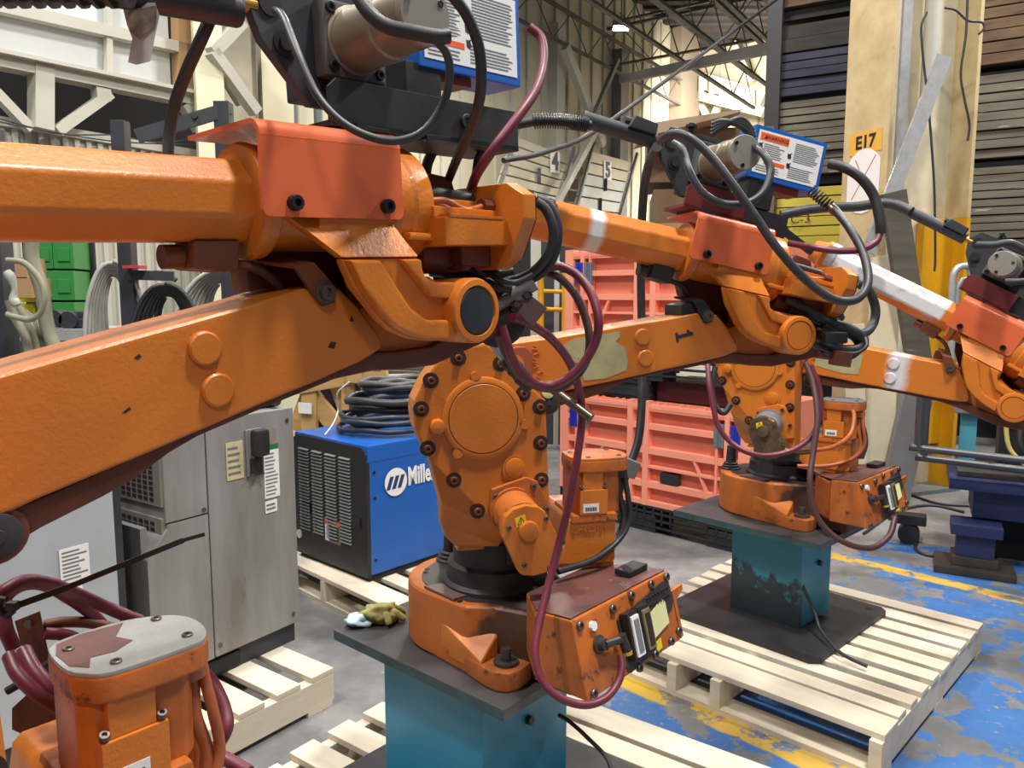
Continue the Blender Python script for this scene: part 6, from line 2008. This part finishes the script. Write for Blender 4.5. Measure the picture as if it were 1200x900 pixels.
# middle feeder
fcable(F2, FW2, [(790, 168, 1.98), (800, 176, 1.92), (808, 200, 1.88), (822, 224, 1.86), (845, 238, 1.85), (875, 238, 1.85), (895, 224, 1.86), (903, 200, 1.88), (896, 182, 1.9), (884, 172, 1.95)], .0095, GC)
fcable(F2, FW2, [(774, 166, 1.95), (786, 157, 1.9), (806, 160, 1.86), (832, 182, 1.84), (858, 215, 1.82), (884, 252, 1.81), (912, 292, 1.80), (945, 328, 1.80), (978, 351, 1.80), (1005, 350, 1.82), (1017, 330, 1.85), (1012, 298, 1.9), (996, 268, 1.95), (978, 245, 2.0)], .0105, GC)
fcable(F2, FW2, [(972, 192, 2.0), (988, 196, 1.98), (1008, 208, 1.96), (1024, 230, 1.95), (1031, 258, 1.94), (1032, 274, 1.94)], .0125, RUBBER, name='black_sleeve')
fcable(F2, FW2, [(1032, 272, 1.94), (1026, 284, 1.93), (1008, 293, 1.92), (980, 294, 1.92), (952, 290, 1.94), (925, 285, 2.0)], .0082, HOSE, name='purple_hose')
mb = MB(); inv2 = FW2.inverted()
mb.coil(inv2 @ W(950, 222, 2.04), inv2 @ W(974, 243, 2.02), .014, 8, .0025); mb.build('spring_guard', DKSTEEL, F2)
mb = MB(); mb.cyl(inv2 @ W(972, 241, 2.02), inv2 @ W(980, 249, 2.0), .012, seg=12); mb.build('ferrule', STEEL, F2)
for k in range(4):
    fcable(F2, FW2, [(885 - k, 165 - 4 * k, 2.06), (868, 148 - 3 * k, 2.05), (848, 142 + 2 * k, 2.05), (834, 146 + 4 * k, 2.06)], .008, RUBBER)
fcable(F2, FW2, [(893, 178, 1.93), (900, 188, 1.92), (905, 205, 1.92)], .006, WHITE, name='white_wire')
# hose with spring rings from the middle feeder to behind the near robot
mb = MB()
pts = [(692, 147, 1.93), (674, 144, 1.92), (655, 142, 1.92), (630, 142, 1.92), (605, 146, 1.92), (580, 148, 1.92), (545, 140, 1.92), (505, 128, 1.92)]
pw = smooth_path([W(*p) for p in pts], 8)
mb.tube([inv2 @ p for p in pw], .0115, 10, raw=True)
for k in range(2, 26):
    a_, b_ = inv2 @ pw[k], inv2 @ pw[k + 1]
    mb.lathe(a_, b_ - a_, [(.018, 0), (.018, .003)], 12)
mb.build('ribbed_hose', BLACK, F2)
# far feeder
inv3 = FW3.inverted()
mb = MB(); mb.tube([inv3 @ W(*p) for p in ((1068, 248, 2.93), (1050, 240, 2.97), (1030, 238, 3.0), (1005, 242, 3.0), (975, 243, 3.0), (945, 246, 3.0), (915, 252, 3.0))], .019, 10); mb.build('feed_hose', MATS['grey_gear'] if False else CABLE, F3)
fcable(F3, FW3, [(1145, 287, 2.52), (1165, 287, 2.48), (1185, 285, 2.46), (1215, 300, 2.44)], .012, GC)
fcable(F3, FW3, [(1178, 330, 2.4), (1195, 330, 2.38), (1220, 328, 2.38)], .010, RUBBER)

# ---------------------------------------------------------------- hoses and cables on the robots
def hose(name, label, pts, r, m, cat='hose', grp=None, seg=9):
    mb = MB(); mb.tube([W(*p) for p in pts], r, seg)
    return tag(mb.build(name, m), label, cat, grp)


# purple hoses hung from the near robot's elbow
hose('purple_hose', 'bright purple-red hose looping in front of the middle robot arm, widest loop', [(640, 314, 1.45), (656, 312, 1.45), (676, 322, 1.44), (692, 342, 1.42), (701, 372, 1.40), (698, 400, 1.40), (682, 428, 1.40), (660, 447, 1.40), (640, 452, 1.4), (618, 445, 1.38), (602, 425, 1.36), (594, 402, 1.34), (588, 382, 1.34)], .0085, HOSE, seg=10)
hose('purple_hose', 'darker purple hose running down just inside the widest purple loop', [(636, 318, 1.47), (655, 325, 1.46), (674, 345, 1.45), (686, 372, 1.44), (691, 398, 1.43), (688, 420, 1.43), (676, 440, 1.42), (655, 455, 1.42), (628, 452, 1.40), (606, 436, 1.38), (592, 412, 1.36), (584, 392, 1.34)], .008, MATS.get('brown_purple_hose') or mat('brown_purple_hose', srgb(82, 48, 50), .45, var=srgb(64, 44, 46), vscale=20))
hose('purple_hose', 'long purple hose hanging past the shoulder motor of the middle robot to its connector box', [(600, 372, 1.36), (618, 378, 1.40), (645, 396, 1.48), (666, 422, 1.55), (678, 455, 1.6), (682, 490, 1.62), (676, 540, 1.62), (667, 590, 1.62), (657, 630, 1.62), (644, 680, 1.60), (632, 730, 1.56), (627, 765, 1.53), (634, 795, 1.51), (655, 817, 1.50), (685, 826, 1.51), (710, 818, 1.53), (724, 800, 1.56), (729, 782, 1.58), (727.5, 768, 1.595)], .0088, HOSE, seg=10)
t = thing('silver_coupling', 'silver elbow and ribbed black coupling lying over the middle robot shoulder', 'coupling', W(598, 430, 1.5))
a = MB(); a.tube([W(x, y, 1.5) - t.location for x, y in ((574, 386), (578, 400), (586, 412), (596, 422))], .011, 10); a.build('silver_elbow', GALV, t)
a = MB()
p, q = W(592, 418, 1.5) - t.location, W(622, 454, 1.52) - t.location
a.cyl(p, q, .0165, seg=16, bev=.003)
for f_ in (.12, .35, .62): a.lathe(p.lerp(q, f_), q - p, [(.018, 0), (.018, .007)], 16)
a.build('ribbed_coupling', BLACK, t)
t = thing('steel_tube', 'short greasy steel tube sticking out between the purple hoses', 'tube', W(662, 470, 1.62))
a = MB(); a.cyl(W(642, 452, 1.64) - t.location, W(693, 490, 1.58) - t.location, .0095, seg=12); a.build('tube', MATS.get('brown_steel') or mat('brown_steel', srgb(92, 82, 70), .35, .6), t)
# black cables behind the near robot's elbow
for k, (pts, r) in enumerate((
    ([(628, 232, 1.36), (643, 240, 1.36), (653, 262, 1.36), (652, 290, 1.36), (640, 315, 1.38), (618, 328, 1.4), (590, 326, 1.42), (555, 312, 1.44)], .0085),
    ([(628, 236, 1.34), (640, 246, 1.34), (648, 268, 1.34), (645, 292, 1.35), (632, 312, 1.36), (610, 326, 1.38), (580, 332, 1.4), (548, 320, 1.42)], .0085),
    ([(540, 300, 1.38), (560, 312, 1.36), (585, 328, 1.34), (605, 331, 1.34), (625, 322, 1.34)], .005),
    ([(510, 302, 1.35), (540, 306, 1.36), (570, 320, 1.36), (600, 318, 1.38)], .008),
    ([(505, 318, 1.4), (540, 322, 1.38), (575, 334, 1.36), (600, 338, 1.36)], .010),
    ([(510, 326, 1.42), (550, 330, 1.4), (590, 345, 1.38)], .011),
    ([(508, 296, 1.3), (522, 308, 1.3), (545, 312, 1.3), (556, 296, 1.34)], .0085),
)):
    hose('elbow_cable', ('outer thick black cable curling behind the end plate of the near robot', 'inner thick black cable curling behind the end plate of the near robot', 'thin black cable sagging under the end plate of the near robot', 'black cable bundled under the rear motor of the near robot', 'lower black cable crossing behind the near elbow boss', 'lowest black cable behind the near elbow boss', 'short dark loop tucked under the near wrist motor box')[k], pts, r, HOSE if k == 6 else RUBBER, 'cable')
t = thing('hose_clamp_block', 'small grey steel block with two bolts below the near robot end plate', 'block', W(620, 362, 1.38))
a = MB(); a.box((0, .01, 0), (.05, .03, .042), Matrix.Rotation(R(38), 4, 'Y'), bev=.002); a.build('block', MATS.get('purple_grey_plate'), t)
a = MB()
for dx, dz in ((-.022, .008), (-.004, .024)): a.box((dx, -.004, dz), (.016, .012, .016), Matrix.Rotation(R(38), 4, 'Y'), bev=.001)
a.build('lug', GREASE, t)
for dx, dz in ((-.022, .008), (-.004, .024)): screw(t, (dx, -.0095, dz), (0, -1, 0), .0055, .005, m=STEEL)
a = MB(); a.cyl((-.075, .0, -.002), (.01, .0, .045), .013, seg=12); a.cyl((-.03, .0, .022), (-.018, .0, .029), .016, seg=12); a.build('hose_end', GREY, t)
a = MB(); a.lathe((-.055, .06, -.02), (0, -1, 0), [(.05, 0), (.05, .05), (.03, .055)], 20); a.build('rear_boss', RUBBER, t)
# cable loops behind the middle robot elbow
for k, (pts, r) in enumerate((
    ([(1005, 332, 2.25), (1018, 340, 2.25), (1026, 362, 2.25), (1022, 382, 2.24), (1008, 392, 2.18), (985, 388, 2.12), (965, 380, 2.1)], .013),
    ([(920, 350, 2.1), (945, 362, 2.1), (970, 376, 2.1), (998, 386, 2.1), (1012, 398, 2.1), (1006, 408, 2.1), (985, 409, 2.1), (950, 402, 2.08)], .013),
    ([(925, 362, 2.12), (950, 372, 2.12), (975, 384, 2.12), (1000, 395, 2.12), (1006, 410, 2.12), (990, 419, 2.12), (965, 410, 2.1)], .010),
    ([(950, 404, 2.06), (975, 412, 2.06), (1002, 414, 2.06), (1015, 406, 2.06), (1014, 396, 2.08)], .005),
    ([(930, 345, 2.2), (960, 355, 2.2), (985, 372, 2.2), (960, 380, 2.2)], .012),
)):
    hose('elbow_cable', ('black cable loop behind the end plate of the middle robot', 'thick black cable looping under the middle elbow', 'second black cable looping under the middle elbow', 'thin black wire around the loops of the middle elbow', 'black cable tucked under the wrist motor of the middle robot')[k], pts, r, RUBBER, 'cable')
t = thing('hose_clamp_block', 'rusty square block hanging under the cable loops of the middle elbow', 'block', W(985, 420, 2.05))
a = MB(); a.box((0, 0, 0), (.045, .04, .04), Matrix.Rotation(R(8), 4, 'Y'), bev=.002); a.build('block', RUST_O, t)
a = MB(); a.box((-.02, 0, .055), (.06, .04, .03), bev=.006); a.build('clamp', BLACK, t)
# hoses on the far robot
hose('purple_hose', 'purple hose loop hanging left of the far robot shoulder', [(829, 425, 2.9), (831, 450, 2.85), (836, 478, 2.82), (842, 500, 2.80), (856, 518, 2.78), (876, 530, 2.75), (900, 534, 2.74), (930, 527, 2.74), (952, 510, 2.75), (961, 485, 2.76), (960, 455, 2.78), (950, 428, 2.8)], .010, HOSE)
hose('black_hose', 'short dark hose loop at the left of the far robot shoulder', [(838, 430, 2.9), (834, 455, 2.88), (838, 475, 2.86), (848, 484, 2.85), (856, 474, 2.86)], .011, RUBBER)
hose('purple_hose', 'long dark hose from the far robot arm down to its connector box', [(944, 425, 2.8), (953, 450, 2.76), (958, 490, 2.7), (953, 530, 2.66), (949, 565, 2.62), (954, 598, 2.60), (970, 622, 2.58), (995, 638, 2.56), (1022, 642, 2.57), (1042, 628, 2.60), (1049, 606, 2.64)], .0105, MATS['brown_purple_hose'], seg=10)
hose('air_line', 'pale brown cable curving round the waist motor of the far robot', [(920, 528, 2.78), (945, 528, 2.76), (975, 524, 2.78), (996, 510, 2.84), (1001, 490, 2.9), (999, 478, 2.95)], .008, MATS['orange_cable'], 'cable')
for k in range(3):
    hose('drop_cable', ('nearest', 'middle', 'rearmost')[k] + ' of three dark cables drooping behind the waist motor of the far robot', [(1000, 478, 3.0 + .03 * k), (1005 + 3 * k, 500, 3.0), (1010 + 2 * k, 520, 3.0), (1005 + 2 * k, 537, 3.0)], .011, MATS['brown_purple_hose'], 'cable', 'dark cables drooping behind the far waist motor')
# black cable hanging down behind the middle robot, with a steel gland
hose('drop_cable', 'black cable hanging from the middle feeder down to the waist motor of the middle robot', [(770, 172, 2.05), (760, 195, 2.2), (754, 230, 2.35), (751, 300, 2.5), (752, 400, 2.5), (752, 470, 2.45), (748, 515, 2.4), (738, 545, 2.36)], .0135, RUBBER, 'cable')
t = thing('cable_gland', 'grey cable gland at the end of the hanging black cable', 'gland', W(738, 548, 2.36))
a = MB(); a.box((0, 0, 0), (.05, .045, .055), Matrix.Rotation(R(22), 4, 'Y'), bev=.006); a.build('body', GREY, t)
a = MB(); a.cyl((-.008, 0, -.02), (-.03, 0, -.07), .012, seg=10); a.build('tail', RUBBER, t)
# small cables on pedestals
hose('pedestal_cable', 'thin black cable leaving the side of the middle teal pedestal', [(655, 838, 1.75), (668, 846, 1.72), (690, 866, 1.68), (712, 890, 1.64), (720, 920, 1.6)], .005, RUBBER, 'cable')
hose('pedestal_cable', 'thin black cable leaving the far teal pedestal and lying on its floor plate', [(938, 681, 2.98), (944, 694, 2.95), (955, 718, 2.9), (962, 738, 2.85), (985, 765, 2.72), (1016, 781, 2.64)], .0065, RUBBER, 'cable')
# ---------------------------------------------------------------- hoses of the near robot, lower left
hp = [
    ([(-6, 700, 1.0), (6, 692, 1.0), (30, 681, 1.02), (58, 684, 1.05), (90, 696, 1.1), (130, 714, 1.14), (165, 728, 1.16)], .0095, 'purple hose arching over the lower left to the motor lid'),
    ([(16, 760, .98), (6, 735, .98), (4, 705, 1.0), (20, 688, 1.04), (48, 684, 1.08), (80, 700, 1.12), (110, 722, 1.16), (130, 745, 1.18)], .0095, 'second purple hose crossing under the first arch at the lower left'),
    ([(28, 762, .95), (40, 785, .93), (58, 806, .92), (75, 822, .93)], .0098, 'short bright purple hose end beside the near motor, upper one'),
    ([(12, 768, .94), (22, 790, .92), (44, 812, .91), (72, 830, .92)], .0098, 'short bright purple hose end beside the near motor, lower one'),
    ([(52, 742, 1.1), (80, 745, 1.12), (110, 758, 1.14), (150, 764, 1.2)], .009, 'dark purple hose low behind the rusty plate'),
    ([(234, 782, 1.1), (250, 800, 1.1), (264, 830, 1.08), (266, 855, 1.06), (252, 876, 1.06), (240, 872, 1.08), (228, 850, 1.1), (200, 846, 1.1), (188, 838, 1.1)], .009, 'purple hose loop to the right of the near motor lid'),
    ([(190, 846, 1.06), (205, 862, 1.06), (232, 880, 1.05), (262, 888, 1.04), (292, 905, 1.02)], .0098, 'purple hose running out at the bottom beside the near motor'),
]
for pts, r, lab in hp:
    hose('purple_hose', lab, pts, r, HOSE)
hose('rusty_hose', 'orange-brown hose behind the near motor lid', [(52, 733, 1.12), (75, 729, 1.13), (105, 730, 1.15), (140, 738, 1.18)], .0085, RUST_O)
hose('black_cable', 'black cable rising from the lower left behind the rusty plate', [(8, 810, 1.05), (30, 797, 1.06), (60, 775, 1.1)], .006, RUBBER, 'cable')
t = thing('cable_tie', 'long black cable tie tail sticking out across the grey cabinet', 'cable tie', W(0, 715, .97))
a = MB(); a.bar(W(2, 716, .97) - t.location, W(80, 688, .99) - t.location, .002, .0085, (0, 0, 1)); a.bar(W(80, 688, .99) - t.location, W(215, 633, 1.03) - t.location, .002, .0075, (0, 0, 1)); a.bar(W(215, 633, 1.03) - t.location, W(240, 626, 1.04) - t.location, .002, .005, (0, 0, 1)); a.build('tail', BLACK, t)
a = MB(); a.box(W(15, 710, .965) - t.location, (.014, .01, .012), bev=.002); a.tube([W(x, y, .97) - t.location for x, y in ((3, 700), (0, 712), (6, 722), (16, 716))], .004); a.build('head', BLACK, t)
t = thing('rusty_plate', 'rusty upright plate among the purple hoses at the lower left', 'plate', W(40, 760, 1.12))
a = MB()
pl = [(17, 728), (47, 716), (62, 790), (66, 815), (40, 812)]
a.poly_prism([W(x, y, 1.10) - t.location for x, y in pl], [W(x, y, 1.115) - t.location for x, y in pl]); a.build('plate', RUST_O, t)
a = MB(); p = W(34, 731, 1.099) - t.location; a.cyl(p, p - Vector((0, .004, 0)), .006, seg=10); a.build('rivet', STEEL, t)
a = MB(); pl = [(14, 830), (40, 806), (72, 822), (74, 850), (30, 862), (14, 855)]; a.poly_prism([W(x, y, 1.05) - t.location for x, y in pl], [W(x, y, 1.12) - t.location for x, y in pl]); a.build('rusty_block', RUST_O, t)
for k in range(3):
    hose('motor_cable', ('left', 'middle', 'right')[k] + ' one of three orange-brown cables dropping from the near motor lid', [(208 + 8 * k, 790, 1.0), (212 + 8 * k, 820, .99), (218 + 6 * k, 860, .98), (222 + 6 * k, 905, .97)], .0078, MATS['orange_cable'], 'cable', 'orange-brown cables dropping from the near motor lid')

# ---------------------------------------------------------------- glove on the plate
t = thing('work_glove', 'crumpled yellow-green work glove with a blue cuff on the middle pedestal plate', 'glove', WZ(448, 728, PZ), R(20))
bm = bmesh.new()
bmesh.ops.create_icosphere(bm, subdivisions=4, radius=.055)
rng = random.Random(5)
from mathutils import noise as mnoise
for v in bm.verts:
    p = v.co
    n = mnoise.noise(p * 26) * .5 + mnoise.noise(p * 55) * .3
    s = 1 + n * .75
    v.co = Vector((p.x * s * .95, p.y * s * .62, max(-.2, (p.z * s) * .55 + .022)))
    v.co.z = max(0.001, v.co.z)
mb = MB(); mb.bm.free(); mb.bm = bm
mb.build('palm', mat('glove_fabric', srgb(176, 170, 104), .8, var=srgb(128, 122, 72), vscale=40, vamt=.8), t)
a = MB()
for dx, dy, dz in ((.045, .012, .012), (.040, -.022, .010), (.008, -.036, .010)):
    a.tube([(dx * .3, dy * .3, dz + .016), (dx * .8, dy * .8, dz + .018), (dx * 1.25, dy * 1.2, dz + .006), (dx * 1.5, dy * 1.3, .009)], lambda k: .0125 - .003 * k, 8)
a.build('finger', MATS['glove_fabric'], t)
bm = bmesh.new()
bmesh.ops.create_icosphere(bm, subdivisions=3, radius=.03)
for v in bm.verts:
    p = v.co
    s = 1 + mnoise.noise(p * 50) * .8
    v.co = Vector((p.x * s * 1.2 - .06, p.y * s, max(.001, p.z * s * .6 + .012)))
mb = MB(); mb.bm.free(); mb.bm = bm
mb.build('cuff', mat('blue_white_cuff', srgb(172, 204, 214), .8, var=srgb(220, 226, 220), vscale=40), t)
